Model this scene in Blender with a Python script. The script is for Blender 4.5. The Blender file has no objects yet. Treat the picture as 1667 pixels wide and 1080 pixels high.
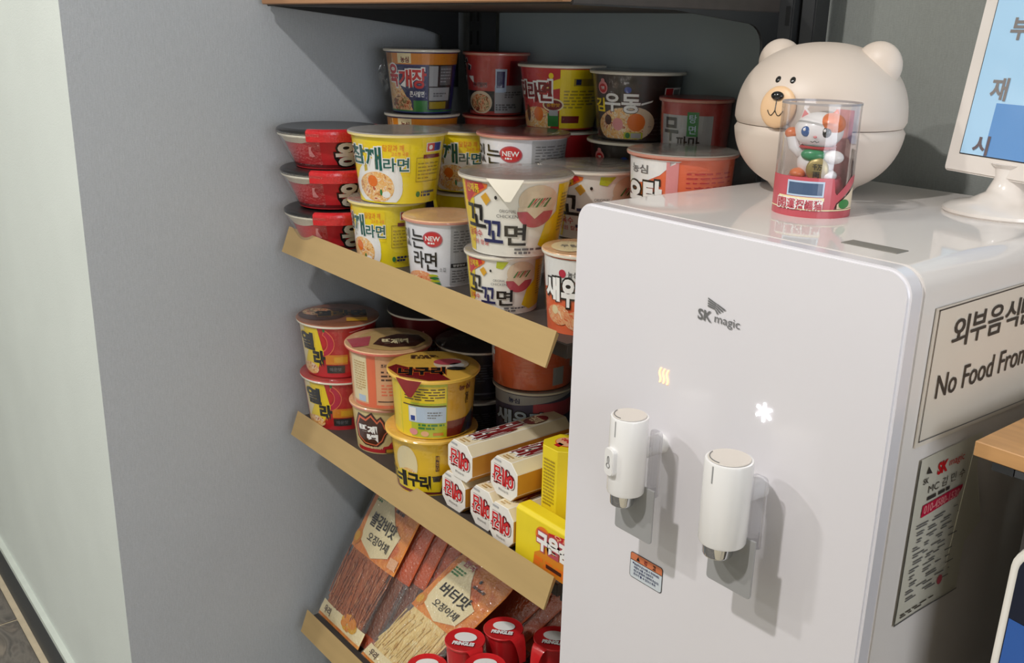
import bpy, bmesh, math, random
from mathutils import Vector, Matrix, noise
random.seed(7)
sc = bpy.context.scene
COL = sc.collection
PI = math.pi
CAM_Z = 1.233           # eye height above the floor; all heights below are given relative to the eye and lifted by CAM_Z

# ------------------------------------------------------------------ camera, light, exposure
yaw, pit, roll = math.radians(-50.92), math.radians(17.281), math.radians(1.2686)
cp, sp, cr, sr = math.cos(pit), math.sin(pit), math.cos(roll), math.sin(roll)
def to_world(v):
    return Vector((v[0]*math.cos(yaw)+v[1]*math.sin(yaw), -v[0]*math.sin(yaw)+v[1]*math.cos(yaw), v[2]))
fw = to_world((0, cp, -sp)); r2 = to_world((cr, sr*sp, sr*cp)); u2 = to_world((-sr, cr*sp, cr*cp))
cam = bpy.data.cameras.new('camera'); camo = bpy.data.objects.new('camera', cam); COL.objects.link(camo)
M = Matrix.Identity(4)
for i in range(3):
    M[i][0], M[i][1], M[i][2] = r2[i], u2[i], -fw[i]
M[0][3], M[1][3], M[2][3] = 0, 0, CAM_Z
camo.matrix_world = M
cam.sensor_fit = 'HORIZONTAL'; cam.sensor_width = 36; cam.lens = 36*1587.4/1667
cam.clip_start = .02; cam.clip_end = 50
sc.camera = camo
w = bpy.data.worlds.new('world'); sc.world = w; w.use_nodes = True
w.node_tree.nodes['Background'].inputs[0].default_value = (.93, .97, 1, 1)
w.node_tree.nodes['Background'].inputs[1].default_value = .35
vs = sc.view_settings
vs.view_transform = 'Standard'; vs.look = 'None'; vs.gamma = 1; vs.use_curve_mapping = False
vs.exposure = 0.08
LAMPS = [((-.60, -.60, 1.19), 25, .045, (1, .965, .945)), ((-1.75, -.95, 1.19), 18, .06, (1, .985, .95)),
         ((-.6, -2.1, 1.19), 3.5, .08, (1, .97, .93)), ((-2.6, -2.1, 1.19), 12, .08, (1, .985, .95))]
for k, (p, e, r, c) in enumerate(LAMPS):
    l = bpy.data.lights.new('ceiling_lamp_light', 'AREA'); l.shape = 'DISK'; l.size = 2*r; l.energy = e; l.color = c
    o = bpy.data.objects.new('ceiling_lamp_light', l); o.location = (p[0], p[1], p[2]+CAM_Z-.012); COL.objects.link(o)
# fill for the right-facing sides, from a window added to the right wall
FILL_WIN = (1.32, .05, .02, 1.3, 1.0)      # wall x, centre y, centre z (from the eye), width, height
l = bpy.data.lights.new('side_fill_light', 'AREA'); l.shape = 'RECTANGLE'; l.size = FILL_WIN[4]-.08; l.size_y = FILL_WIN[3]-.08; l.energy = 11; l.color = (.92, .94, 1)
o = bpy.data.objects.new('side_fill_light', l); o.location = (FILL_WIN[0]-.03, FILL_WIN[1], FILL_WIN[2]+CAM_Z); o.rotation_euler = (0, math.pi/2, 0); COL.objects.link(o)

# ------------------------------------------------------------------ materials
def srgb(r, g, b):
    f = lambda c: (c/255/12.92) if c/255 <= .04045 else ((c/255+.055)/1.055)**2.4
    return (f(r), f(g), f(b), 1)
MATS = {}
def mat(name, rgb, rough=.4, metal=0, spec=.5, coat=0, noise_amt=0, noise_scale=40, bump=0, bump_scale=200, emit=0, trans=0, stretch=None):
    if name in MATS: return MATS[name]
    m = bpy.data.materials.new(name); m.use_nodes = True; MATS[name] = m
    nt = m.node_tree; b = nt.nodes['Principled BSDF']
    c = srgb(*rgb)
    b.inputs['Base Color'].default_value = c
    b.inputs['Roughness'].default_value = rough; b.inputs['Metallic'].default_value = metal
    b.inputs['Specular IOR Level'].default_value = spec
    b.inputs['Coat Weight'].default_value = coat; b.inputs['Coat Roughness'].default_value = .08
    b.inputs['Transmission Weight'].default_value = trans
    if emit:
        b.inputs['Emission Color'].default_value = c; b.inputs['Emission Strength'].default_value = emit
    if noise_amt or bump:
        tc = nt.nodes.new('ShaderNodeTexCoord'); mp = nt.nodes.new('ShaderNodeMapping')
        nt.links.new(tc.outputs['Object'], mp.inputs[0])
        if stretch: mp.inputs['Scale'].default_value = stretch
    if noise_amt:
        n = nt.nodes.new('ShaderNodeTexNoise'); n.inputs['Scale'].default_value = noise_scale; n.inputs['Detail'].default_value = 6
        nt.links.new(mp.outputs[0], n.inputs[0])
        rmp = nt.nodes.new('ShaderNodeValToRGB')
        rmp.color_ramp.elements[0].position = .3; rmp.color_ramp.elements[1].position = .7
        rmp.color_ramp.elements[0].color = tuple(x*(1-noise_amt) for x in c[:3])+(1,)
        rmp.color_ramp.elements[1].color = tuple(min(1, x*(1+noise_amt)) for x in c[:3])+(1,)
        nt.links.new(n.outputs[0], rmp.inputs[0]); nt.links.new(rmp.outputs[0], b.inputs['Base Color'])
    if bump:
        n2 = nt.nodes.new('ShaderNodeTexNoise'); n2.inputs['Scale'].default_value = bump_scale; n2.inputs['Detail'].default_value = 3
        nt.links.new(mp.outputs[0], n2.inputs[0])
        bp = nt.nodes.new('ShaderNodeBump'); bp.inputs['Strength'].default_value = bump; bp.inputs['Distance'].default_value = .002
        nt.links.new(n2.outputs[0], bp.inputs['Height']); nt.links.new(bp.outputs[0], b.inputs['Normal'])
    return m
def wallpaper(name, rgb):
    """woven wallpaper: fine horizontal and vertical threads, faint blotches"""
    m = bpy.data.materials.new(name); m.use_nodes = True
    nt = m.node_tree; b = nt.nodes['Principled BSDF']; b.inputs['Roughness'].default_value = .85; b.inputs['Specular IOR Level'].default_value = .2
    tc = nt.nodes.new('ShaderNodeTexCoord')
    ns = []
    for scale, st in ((1, (320, 320, 1100)), (1, (900, 900, 90)), (5, (1, 1, 1))):
        mp = nt.nodes.new('ShaderNodeMapping'); mp.inputs['Scale'].default_value = st
        nt.links.new(tc.outputs['Object'], mp.inputs[0])
        n = nt.nodes.new('ShaderNodeTexNoise'); n.inputs['Scale'].default_value = scale; n.inputs['Detail'].default_value = 2
        nt.links.new(mp.outputs[0], n.inputs[0]); ns.append(n)
    a = nt.nodes.new('ShaderNodeMath'); a.operation = 'ADD'; nt.links.new(ns[0].outputs[0], a.inputs[0]); nt.links.new(ns[1].outputs[0], a.inputs[1])
    a2 = nt.nodes.new('ShaderNodeMath'); a2.operation = 'MULTIPLY_ADD'; nt.links.new(ns[2].outputs[0], a2.inputs[0]); a2.inputs[1].default_value = .35
    nt.links.new(a.outputs[0], a2.inputs[2])
    r = nt.nodes.new('ShaderNodeMapRange'); r.inputs[1].default_value = .7; r.inputs[2].default_value = 1.6; r.inputs[3].default_value = .9; r.inputs[4].default_value = 1.1
    nt.links.new(a2.outputs[0], r.inputs[0])
    mx = nt.nodes.new('ShaderNodeVectorMath'); mx.operation = 'SCALE'; mx.inputs[0].default_value = srgb(*rgb)[:3]
    nt.links.new(r.outputs[0], mx.inputs['Scale']); nt.links.new(mx.outputs[0], b.inputs['Base Color'])
    bp = nt.nodes.new('ShaderNodeBump'); bp.inputs['Strength'].default_value = .25; bp.inputs['Distance'].default_value = .001
    nt.links.new(a.outputs[0], bp.inputs['Height']); nt.links.new(bp.outputs[0], b.inputs['Normal'])
    return m
def blend_mat(name, stops, scale=60, kind='noise', stretch=(1, 1, 1), rough=.3, coat=.3):
    """printed picture or food: several colours mixed by a procedural texture"""
    m = bpy.data.materials.new(name); m.use_nodes = True; MATS[name] = m
    nt = m.node_tree; b = nt.nodes['Principled BSDF']; b.inputs['Roughness'].default_value = rough; b.inputs['Coat Weight'].default_value = coat
    tc = nt.nodes.new('ShaderNodeTexCoord'); mp = nt.nodes.new('ShaderNodeMapping'); mp.inputs['Scale'].default_value = stretch
    nt.links.new(tc.outputs['Object'], mp.inputs[0])
    n = nt.nodes.new('ShaderNodeTexNoise'); n.inputs['Scale'].default_value = scale; n.inputs['Detail'].default_value = 4; n.inputs['Distortion'].default_value = 1.2
    nt.links.new(mp.outputs[0], n.inputs[0])
    rp = nt.nodes.new('ShaderNodeValToRGB'); e = rp.color_ramp.elements
    while len(e) < len(stops): e.new(.5)
    for i, c in enumerate(stops):
        e[i].position = .33+.34*i/(len(stops)-1); e[i].color = srgb(*c)
    nt.links.new(n.outputs[0], rp.inputs[0]); nt.links.new(rp.outputs[0], b.inputs['Base Color'])
    return m
def film_mat(name, base=.04, edge=.35, rough=.12, tint=(255, 255, 255), bump=.3, bscale=90):
    m = bpy.data.materials.new(name); m.use_nodes = True; MATS[name] = m
    nt = m.node_tree; nt.nodes.remove(nt.nodes['Principled BSDF']); out = nt.nodes['Material Output']
    tr = nt.nodes.new('ShaderNodeBsdfTransparent'); gl = nt.nodes.new('ShaderNodeBsdfGlossy'); gl.inputs['Roughness'].default_value = rough
    tr.inputs[0].default_value = srgb(*tint)
    lw = nt.nodes.new('ShaderNodeLayerWeight'); lw.inputs[0].default_value = .35
    mr = nt.nodes.new('ShaderNodeMapRange'); mr.inputs[3].default_value = base; mr.inputs[4].default_value = edge
    nt.links.new(lw.outputs['Facing'], mr.inputs[0])
    mx = nt.nodes.new('ShaderNodeMixShader'); nt.links.new(mr.outputs[0], mx.inputs[0]); nt.links.new(tr.outputs[0], mx.inputs[1]); nt.links.new(gl.outputs[0], mx.inputs[2])
    tc = nt.nodes.new('ShaderNodeTexCoord'); n = nt.nodes.new('ShaderNodeTexNoise'); n.inputs['Scale'].default_value = bscale; nt.links.new(tc.outputs['Object'], n.inputs[0])
    bp = nt.nodes.new('ShaderNodeBump'); bp.inputs['Strength'].default_value = bump; bp.inputs['Distance'].default_value = .004
    nt.links.new(n.outputs[0], bp.inputs['Height']); nt.links.new(bp.outputs[0], gl.inputs['Normal'])
    nt.links.new(mx.outputs[0], out.inputs[0])
    return m
def P(name, r, g, b): return mat('print_'+name, (r, g, b), .34, coat=.25)
P('white', 244, 243, 240); P('black', 22, 20, 20); P('green', 18, 92, 82); P('yellow', 246, 216, 20); P('orange', 236, 120, 36)
P('red', 204, 34, 40); P('darkred', 120, 22, 28); P('blue', 40, 66, 148); P('navy', 30, 38, 92); P('grey', 176, 176, 178); P('midgrey', 110, 110, 112)
P('cream', 242, 226, 180); P('pink', 232, 150, 150); P('brown', 74, 38, 28); P('lime', 190, 200, 40); P('leaf', 50, 130, 62); P('peach', 238, 182, 138)
P('rose', 190, 80, 92); P('gold', 226, 170, 40); P('olive', 176, 150, 40); P('magenta', 196, 30, 66); P('coral', 240, 120, 80); P('lightblue', 190, 208, 228); P('beige', 226, 206, 176)
P('tan', 205, 170, 110); P('charcoal', 46, 44, 44); P('amber', 222, 138, 40)
blend_mat('print_noodles', [(205, 120, 50), (246, 214, 150), (240, 170, 80), (252, 236, 200), (196, 90, 40)], 130)
blend_mat('print_stew', [(110, 40, 24), (214, 110, 56), (240, 200, 150), (120, 110, 50), (180, 60, 36)], 120)
blend_mat('print_shrimp', [(232, 110, 70), (250, 200, 150), (240, 140, 90), (252, 228, 190)], 110)
FILM = film_mat('shrink_wrap'); CLEAR = film_mat('clear_plastic', .06, .5, .04, (248, 248, 250), .1, 40)
WRINKLE = film_mat('crinkled_wrap', .11, .45, .09, (255, 255, 255), .9, 220)

# ------------------------------------------------------------------ mesh helpers
class MB:
    def __init__(s): s.v, s.f, s.m, s.mats = [], [], [], []
    def mi(s, m):
        m = MATS[m] if isinstance(m, str) else m
        if m not in s.mats: s.mats.append(m)
        return s.mats.index(m)
    def add(s, vs, fs, m):
        k = len(s.v); i = s.mi(m); s.v += [tuple(p) for p in vs]
        for f in fs: s.f.append([k+j for j in f]); s.m.append(i)
    def box(s, x0, y0, z0, x1, y1, z1, m):
        s.add([(x0, y0, z0), (x1, y0, z0), (x1, y1, z0), (x0, y1, z0), (x0, y0, z1), (x1, y0, z1), (x1, y1, z1), (x0, y1, z1)],
              [(0, 3, 2, 1), (4, 5, 6, 7), (0, 1, 5, 4), (1, 2, 6, 5), (2, 3, 7, 6), (3, 0, 4, 7)], m)
    def lathe(s, prof, m, n=48, a0=0, a1=2*PI, c=(0, 0, 0)):
        full = abs(a1-a0-2*PI) < 1e-6; k = n if full else n+1
        vs = [(c[0]+r*math.sin(a0+(a1-a0)*i/n), c[1]-r*math.cos(a0+(a1-a0)*i/n), c[2]+z) for (r, z) in prof for i in range(k)]
        fs = []
        for j in range(len(prof)-1):
            for i in range(n):
                i2 = (i+1) % k
                fs.append((j*k+i, j*k+i2, (j+1)*k+i2, (j+1)*k+i))
        s.add(vs, fs, m)
    def prism(s, poly, axis, a, b, m):
        """poly: 2D points in the two other axes (in x,y,z order), extruded along axis from a to b"""
        n = len(poly)
        def pt(p, t):
            q = list(p); q.insert(axis, t); return q
        vs = [pt(p, a) for p in poly]+[pt(p, b) for p in poly]
        fs = [tuple(range(n)), tuple(range(2*n-1, n-1, -1))]+[(i, i+n, (i+1) % n+n, (i+1) % n) for i in range(n)]
        s.add(vs, fs, m)
    def tube(s, pts, r, m, n=8):
        rings = []
        pts = [Vector(p) for p in pts]
        for i, p in enumerate(pts):
            t = (pts[min(i+1, len(pts)-1)]-pts[max(i-1, 0)]).normalized()
            a = t.orthogonal().normalized(); b = t.cross(a)
            if i and a.dot(pa) < .2:
                a = (pa-t*pa.dot(t)).normalized(); b = t.cross(a)
            pa = a
            rings.append([p+r*(math.cos(2*PI*k/n)*a+math.sin(2*PI*k/n)*b) for k in range(n)])
        vs = [q for rg in rings for q in rg]
        fs = [(i*n+k, i*n+(k+1) % n, (i+1)*n+(k+1) % n, (i+1)*n+k) for i in range(len(pts)-1) for k in range(n)]
        fs += [tuple(range(n-1, -1, -1)), tuple((len(pts)-1)*n+k for k in range(n))]
        s.add(vs, fs, m)
    def blob(s, c, r, m, n=24, k=14):
        vs, fs = [], []
        for j in range(k+1):
            t = PI*j/k
            for i in range(n):
                a = 2*PI*i/n
                vs.append((c[0]+r[0]*math.sin(t)*math.cos(a), c[1]+r[1]*math.sin(t)*math.sin(a), c[2]+r[2]*math.cos(t)))
        for j in range(k):
            for i in range(n):
                fs.append((j*n+i, (j+1)*n+i, (j+1)*n+(i+1) % n, j*n+(i+1) % n))
        s.add(vs, fs, m)
    def build(s, name, parent=None, smooth=False, bevel=0, seg=2, angle=40):
        me = bpy.data.meshes.new(name); me.from_pydata(s.v, [], s.f)
        for m in s.mats: me.materials.append(m)
        me.polygons.foreach_set('material_index', s.m)
        bm = bmesh.new(); bm.from_mesh(me)
        bmesh.ops.remove_doubles(bm, verts=bm.verts, dist=1e-6)
        bmesh.ops.dissolve_degenerate(bm, edges=bm.edges, dist=1e-7)
        if s.closed: bmesh.ops.recalc_face_normals(bm, faces=bm.faces)
        if bevel:
            es = [e for e in bm.edges if len(e.link_faces) == 2 and e.calc_face_angle(0) > math.radians(30)]
            bmesh.ops.bevel(bm, geom=es, offset=bevel, segments=seg, affect='EDGES', clamp_overlap=True)
        bm.to_mesh(me); bm.free()
        if smooth: me.shade_smooth(); me.set_sharp_from_angle(angle=math.radians(angle))
        o = bpy.data.objects.new(name, me); COL.objects.link(o)
        if parent: o.parent = parent
        return o
    closed = True
def thing(name, label, cat, loc, rz=0, group=None):
    o = bpy.data.objects.new(name, None); COL.objects.link(o); o.empty_display_size = .02
    o.location = (loc[0], loc[1], loc[2]+CAM_Z); o.rotation_euler = (0, 0, rz)
    o['label'] = label; o['category'] = cat
    if group: o['group'] = group
    return o
def struct(o): o['kind'] = 'structure'; return o

# flat print: shapes drawn in a 2D frame, cut fine enough to follow the surface, then mapped onto it
GL = {}
def glyphs(s, bold):
    k = (s, round(bold, 3))
    if k not in GL:
        cu = bpy.data.curves.new('lettering', 'FONT'); cu.body = s; cu.size = 1; cu.offset = bold; cu.resolution_u = 3
        o = bpy.data.objects.new('lettering', cu); me = bpy.data.meshes.new_from_object(o)
        GL[k] = ([(v.co.x, v.co.y) for v in me.vertices], [list(p.vertices) for p in me.polygons])
        bpy.data.objects.remove(o); bpy.data.curves.remove(cu); bpy.data.meshes.remove(me)
    return GL[k]
class Print:
    def __init__(s, fmap, su=None, sv=None, conv=lambda u: u, lay=.00022):
        s.fmap, s.su, s.sv, s.conv, s.lay = fmap, su, sv, conv, lay; s.mb = MB(); s.mb.closed = False; s.shift = 0; s.clamp = False
    def raw(s, vs, fs, m, layer):
        bm = bmesh.new(); bv = [bm.verts.new((u+s.shift, v, 0)) for u, v in vs]
        for f in fs:
            try: bm.faces.new([bv[i] for i in f])
            except ValueError: pass
        for st, ax in ((s.su, 0), (s.sv, 1)):
            if not st or not bm.verts: continue
            lo = min(v.co[ax] for v in bm.verts); hi = max(v.co[ax] for v in bm.verts)
            k = math.floor(lo/st)+1
            while k*st < hi-1e-6:
                co = [0, 0, 0]; no = [0, 0, 0]; co[ax] = k*st; no[ax] = 1
                bmesh.ops.bisect_plane(bm, geom=bm.verts[:]+bm.edges[:]+bm.faces[:], plane_co=co, plane_no=no, dist=1e-7); k += 1
        bm.verts.index_update()
        s.mb.add([s.fmap(v.co.x, v.co.y, s.lay*(layer+1)) for v in bm.verts], [[v.index for v in f.verts] for f in bm.faces], m)
        bm.free()
    def poly(s, pts, m, layer=0): s.raw([(s.conv(u), min(.985, max(.01, v)) if s.clamp else v) for u, v in pts], [list(range(len(pts)))], m, layer)
    def rect(s, u0, v0, u1, v1, m, layer=0): s.poly([(u0, v0), (u1, v0), (u1, v1), (u0, v1)], m, layer)
    def frame(s, u0, v0, u1, v1, t, m, layer=1, tv=None):
        tv = tv or t
        for r in ((u0, v0, u1, v0+tv), (u0, v1-tv, u1, v1), (u0, v0, u0+t, v1), (u1-t, v0, u1, v1)): s.rect(*r, m, layer)
    def ell(s, u, v, ru, rv, m, layer=0, a0=0, a1=2*PI, n=24):
        s.poly([(u+ru*math.cos(a0+(a1-a0)*i/n), v+rv*math.sin(a0+(a1-a0)*i/n)) for i in range(n if a1-a0 > 6.2 else n+1)], m, layer)
    def text(s, t, u0, v0, u1, v1, m, bold=.015, layer=3, out=None, ow=.05, shear=0):
        vs, fs = glyphs(t, bold)
        xs = [p[0] for p in vs]; ys = [p[1] for p in vs]
        x0, x1, y0, y1 = min(xs), max(xs), min(ys), max(ys)
        a0, a1 = s.conv(u0), s.conv(u1)
        def tf(q): return [(a0+(x-x0+shear*(y-y0))/(x1-x0)*(a1-a0), v0+(y-y0)/(y1-y0)*(v1-v0)) for x, y in q]
        if out:
            v2, f2 = glyphs(t, bold+ow); s.raw(tf(v2), f2, out, layer-1)
        s.raw(tf(vs), fs, m, layer)
    def lines(s, u0, v0, u1, v1, n, m, layer=2, fill=.6, gap=.12):
        h = (v1-v0)/n
        for i in range(n):
            u = u0
            while u < u1-.001:
                l = (u1-u0)*random.uniform(.08, .25)
                if u+l > u1: l = u1-u
                if i == 0 and u > u0+(u1-u0)*.6: break
                s.rect(u, v0+i*h+h*.2, u+l, v0+i*h+h*(.2+fill), m, layer); u += l+(u1-u0)*gap*random.uniform(.2, .7)
    def build(s, name, parent): return s.mb.build(name, parent)
def aconv(u): return math.asin(max(-.985, min(.985, u)))

# ------------------------------------------------------------------ setting
XW, YB, YC, ZF, ZC = -1.318, .988, .3506, -CAM_Z, 1.2
def plane_obj(name, quad, m, thick=None):
    b = MB(); b.closed = False
    b.add([(x, y, z+CAM_Z) for x, y, z in quad], [(0, 1, 2, 3)], m); return struct(b.build(name))
grey_wp = wallpaper('woven_grey_wallpaper', (175, 179, 183)); back_wp = wallpaper('woven_grey_green_wallpaper', (142, 145, 140))
pale = mat('pale_green_wallpaper', (218, 224, 219), .8, spec=.2, noise_amt=.03, noise_scale=6, bump=.15, bump_scale=500)
plane_obj('wall_left', [(XW, YC, ZF), (XW, YB, ZF), (XW, YB, ZC), (XW, YC, ZC)], grey_wp)
plane_obj('wall_back', [(XW, YB, ZF), (1.32, YB, ZF), (1.32, YB, ZC), (XW, YB, ZC)], back_wp)
plane_obj('wall_front_left', [(-4.2, YC, ZF), (XW, YC, ZF), (XW, YC, ZC), (-4.2, YC, ZC)], pale)
plane_obj('wall_far_left', [(-4.2, -3.6, ZF), (-4.2, YC, ZF), (-4.2, YC, ZC), (-4.2, -3.6, ZC)], pale)
plane_obj('wall_right', [(1.32, YB, ZF), (1.32, -3.6, ZF), (1.32, -3.6, ZC), (1.32, YB, ZC)], pale)
plane_obj('wall_front', [(1.32, -3.6, ZF), (-4.2, -3.6, ZF), (-4.2, -3.6, ZC), (1.32, -3.6, ZC)], pale)
ceil_o = plane_obj('ceiling', [(-4.2, -3.6, ZC), (-4.2, YB, ZC), (1.32, YB, ZC), (1.32, -3.6, ZC)], mat('ceiling_paint', (238, 237, 232), .9, spec=.2, noise_amt=.01))
floor = plane_obj('floor', [(-4.2, -3.6, ZF-.003), (1.32, -3.6, ZF-.003), (1.32, YB, ZF-.003), (-4.2, YB, ZF-.003)], mat('pale_grout', (205, 190, 162), .85, noise_amt=.08))
tile_m = blend_mat('slate_tile', [(88, 84, 80), (120, 114, 106), (98, 92, 86), (134, 124, 112)], 9, stretch=(1, 2.4, 1), rough=.55, coat=0)
tb = MB(); tb.box(.003, .003, -.003, .261, .597, .0, tile_m); t0 = tb.build('tile', floor, bevel=.0012, seg=1)
first = True
for i in range(-6, 9):
    for j in range(5):
        o = t0 if first else t0.copy()
        if not first: COL.objects.link(o)
        first = False; o.parent = floor
        o.location = (-2.327+.264*i-.264, YC-.022-.6*(j+1), 0)
bb = MB(); bb.box(-4.2, YC-.012, 0, XW, YC, .083, mat('dark_skirting', (62, 66, 70), .5, noise_amt=.05)); struct(bb.build('baseboard_front_left'))
tr = MB(); tr.box(-4.2, YC-.011, .083, XW, YC, .094, mat('pale_caulk', (206, 212, 204), .6, noise_amt=.04)); struct(tr.build('trim_1'))
for k, (p, e, r, c) in enumerate(LAMPS):
    b = MB(); b.lathe([(r+.004, -.011), (r+.012, -.012), (r+.018, -.004), (r+.018, 0)], mat('lamp_white', (240, 240, 238), .4, noise_amt=.01), 40)
    o = b.build('downlight_ring', ceil_o, True); o.location = (p[0], p[1], ZC+CAM_Z)
wf = mat('added_frame_white', (232, 232, 230), .4, noise_amt=.01); b = MB()  # frame of the window added around the side fill light
x, y0, y1, z0, z1 = FILL_WIN[0], FILL_WIN[1]-FILL_WIN[3]/2, FILL_WIN[1]+FILL_WIN[3]/2, FILL_WIN[2]-FILL_WIN[4]/2+CAM_Z, FILL_WIN[2]+FILL_WIN[4]/2+CAM_Z
for q in ((y0, z0, y1, z0+.05), (y0, z1-.05, y1, z1), (y0, z0, y0+.05, z1), (y1-.05, z0, y1, z1), ((y0+y1)/2-.02, z0, (y0+y1)/2+.02, z1)): b.box(x-.025, q[0], q[1], x, q[2], q[3], wf)
wo = struct(b.build('added_window_1'))
b = MB(); b.box(x-.008, y0+.04, z0+.04, x-.004, y1-.04, z1-.04, mat('fill_pane_bright', (225, 236, 250), .1, emit=1.5)); b.build('fill_pane', wo)  # glowing sheet of the added window, part of the fill

# ------------------------------------------------------------------ shelf unit
S0, S1, S2, S3 = .022, -.302, -.577, -.933
blackm = mat('black_steel', (44, 45, 46), .5, spec=.4, noise_amt=.06, noise_scale=25)
boardm = mat('dark_shelf_board', (66, 60, 56), .5, noise_amt=.12, noise_scale=18, stretch=(.3, 3, 3))
brass = mat('brass_price_rail', (194, 164, 112), .42, metal=.3, noise_amt=.05, noise_scale=30, stretch=(.2, 2, 2))
woodedge = mat('wood_edge', (176, 130, 92), .5, noise_amt=.1, noise_scale=30, stretch=(.1, 2, 2))
shelf = thing('display_shelf', 'black gondola shelf in the alcove with brass front rails and a wooden top board', 'shelf', (0, 0, -CAM_Z))
XL, XR = -1.286, -.6876
def Z(z): return z+CAM_Z
def rail(zt, y0l, y0r, dz_r):
    """slanted price rail: top edge further back than its foot, with a thin return lip"""
    b = MB()
    for (x0, x1, yl, yr) in ((XL, XR, y0l, y0r),):
        pr = [(0, 0), (-.0012, .0022), (-.0135, -.0300), (-.0150, -.0335), (-.0128, -.0345), (.002, -.002)]
        n = len(pr)
        vs = [(x0, yl+a, Z(zt)+c) for a, c in pr]+[(x1, yr+a, Z(zt)+c+dz_r) for a, c in pr]
        fs = [tuple(range(n)), tuple(range(2*n-1, n-1, -1))]+[(i, i+n, (i+1) % n+n, (i+1) % n) for i in range(n)]
        b.add(vs, fs, brass)
    return b
for z, zt, yr, dzr in ((S1, -.2829, .6165, -.0045), (S2, -.5703, .6256, .003), (S3, -.9213, .6256, .0)):
    b = MB(); b.box(XL, .630, Z(z)-.016, XR, .945, Z(z), boardm); bo = b.build('shelf_board', shelf, bevel=.001)
    rail(zt, .6256, yr, dzr).build('price_rail', bo)
    for x in (XL+.002, XR-.006):
        k = MB(); k.prism([(.64, Z(z)-.016), (.64, Z(z)-.026), (.86, Z(z)-.05), (.925, Z(z)-.075), (.925, Z(z)-.016)], 0, x, x+.003, blackm); k.build('bracket', bo)
b = MB(); b.box(XL-.028, .620, Z(S0), XR, .986, Z(S0)+.024, boardm); bo = b.build('shelf_board', shelf, bevel=.001)
b = MB(); b.box(XL-.018, .608, Z(S0)+.002, XR, .620, Z(S0)+.026, woodedge); b.build('wood_edging', bo, bevel=.001)
for x, k in ((XL-.004, 0), (XR-.003, 1)):
    b = MB(); cv = [(.868+.030*math.sin(t*PI/2/6), .0105-.024*(1-math.cos(t*PI/2/6))) for t in range(7)]
    b.prism([(.62, Z(S0)), (.62, Z(.0215))]+([(.757, Z(.0205))]+[(y, Z(z)) for y, z in cv] if k else [(.757, Z(.0085)), (.86, Z(-.003)), (.893, Z(-.012))])+[(.900, Z(-.09)), (.925, Z(-.09)), (.925, Z(S0))], 0, x, x+.003, blackm); b.build('bracket', bo)
for x in (XL+.03, XR-.012):
    b = MB(); b.box(x, .922, 0, x+.030, .952, Z(.9), blackm)
    up = b.build('upright', shelf, bevel=.0015)
    s = MB()
    for i in range(56): s.box(x+.004, .9214, .12+i*.034, x+.009, .9222, .14+i*.034, mat('slot_black', (12, 12, 12), .9, noise_amt=.01)); s.box(x+.021, .9214, .12+i*.034, x+.026, .9222, .14+i*.034, 'slot_black')
    so = s.build('slots', up); so['kind'] = 'stuff'
b = MB(); b.box(XR+.022, .93, 0, XR+.040, .956, Z(.9), blackm); b.build('upright', shelf, bevel=.0015)
b = MB(); b.box(XL+.062, .956, .06, XR-.014, .962, Z(.9), mat('blue_grey_panel', (150, 162, 168), .35, spec=.5, noise_amt=.04, noise_scale=5)); b.build('back_panel', shelf)
b = MB(); b.box(XL, .62, 0, XR, .945, .06, blackm); b.build('base_plinth', shelf, bevel=.002)

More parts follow.
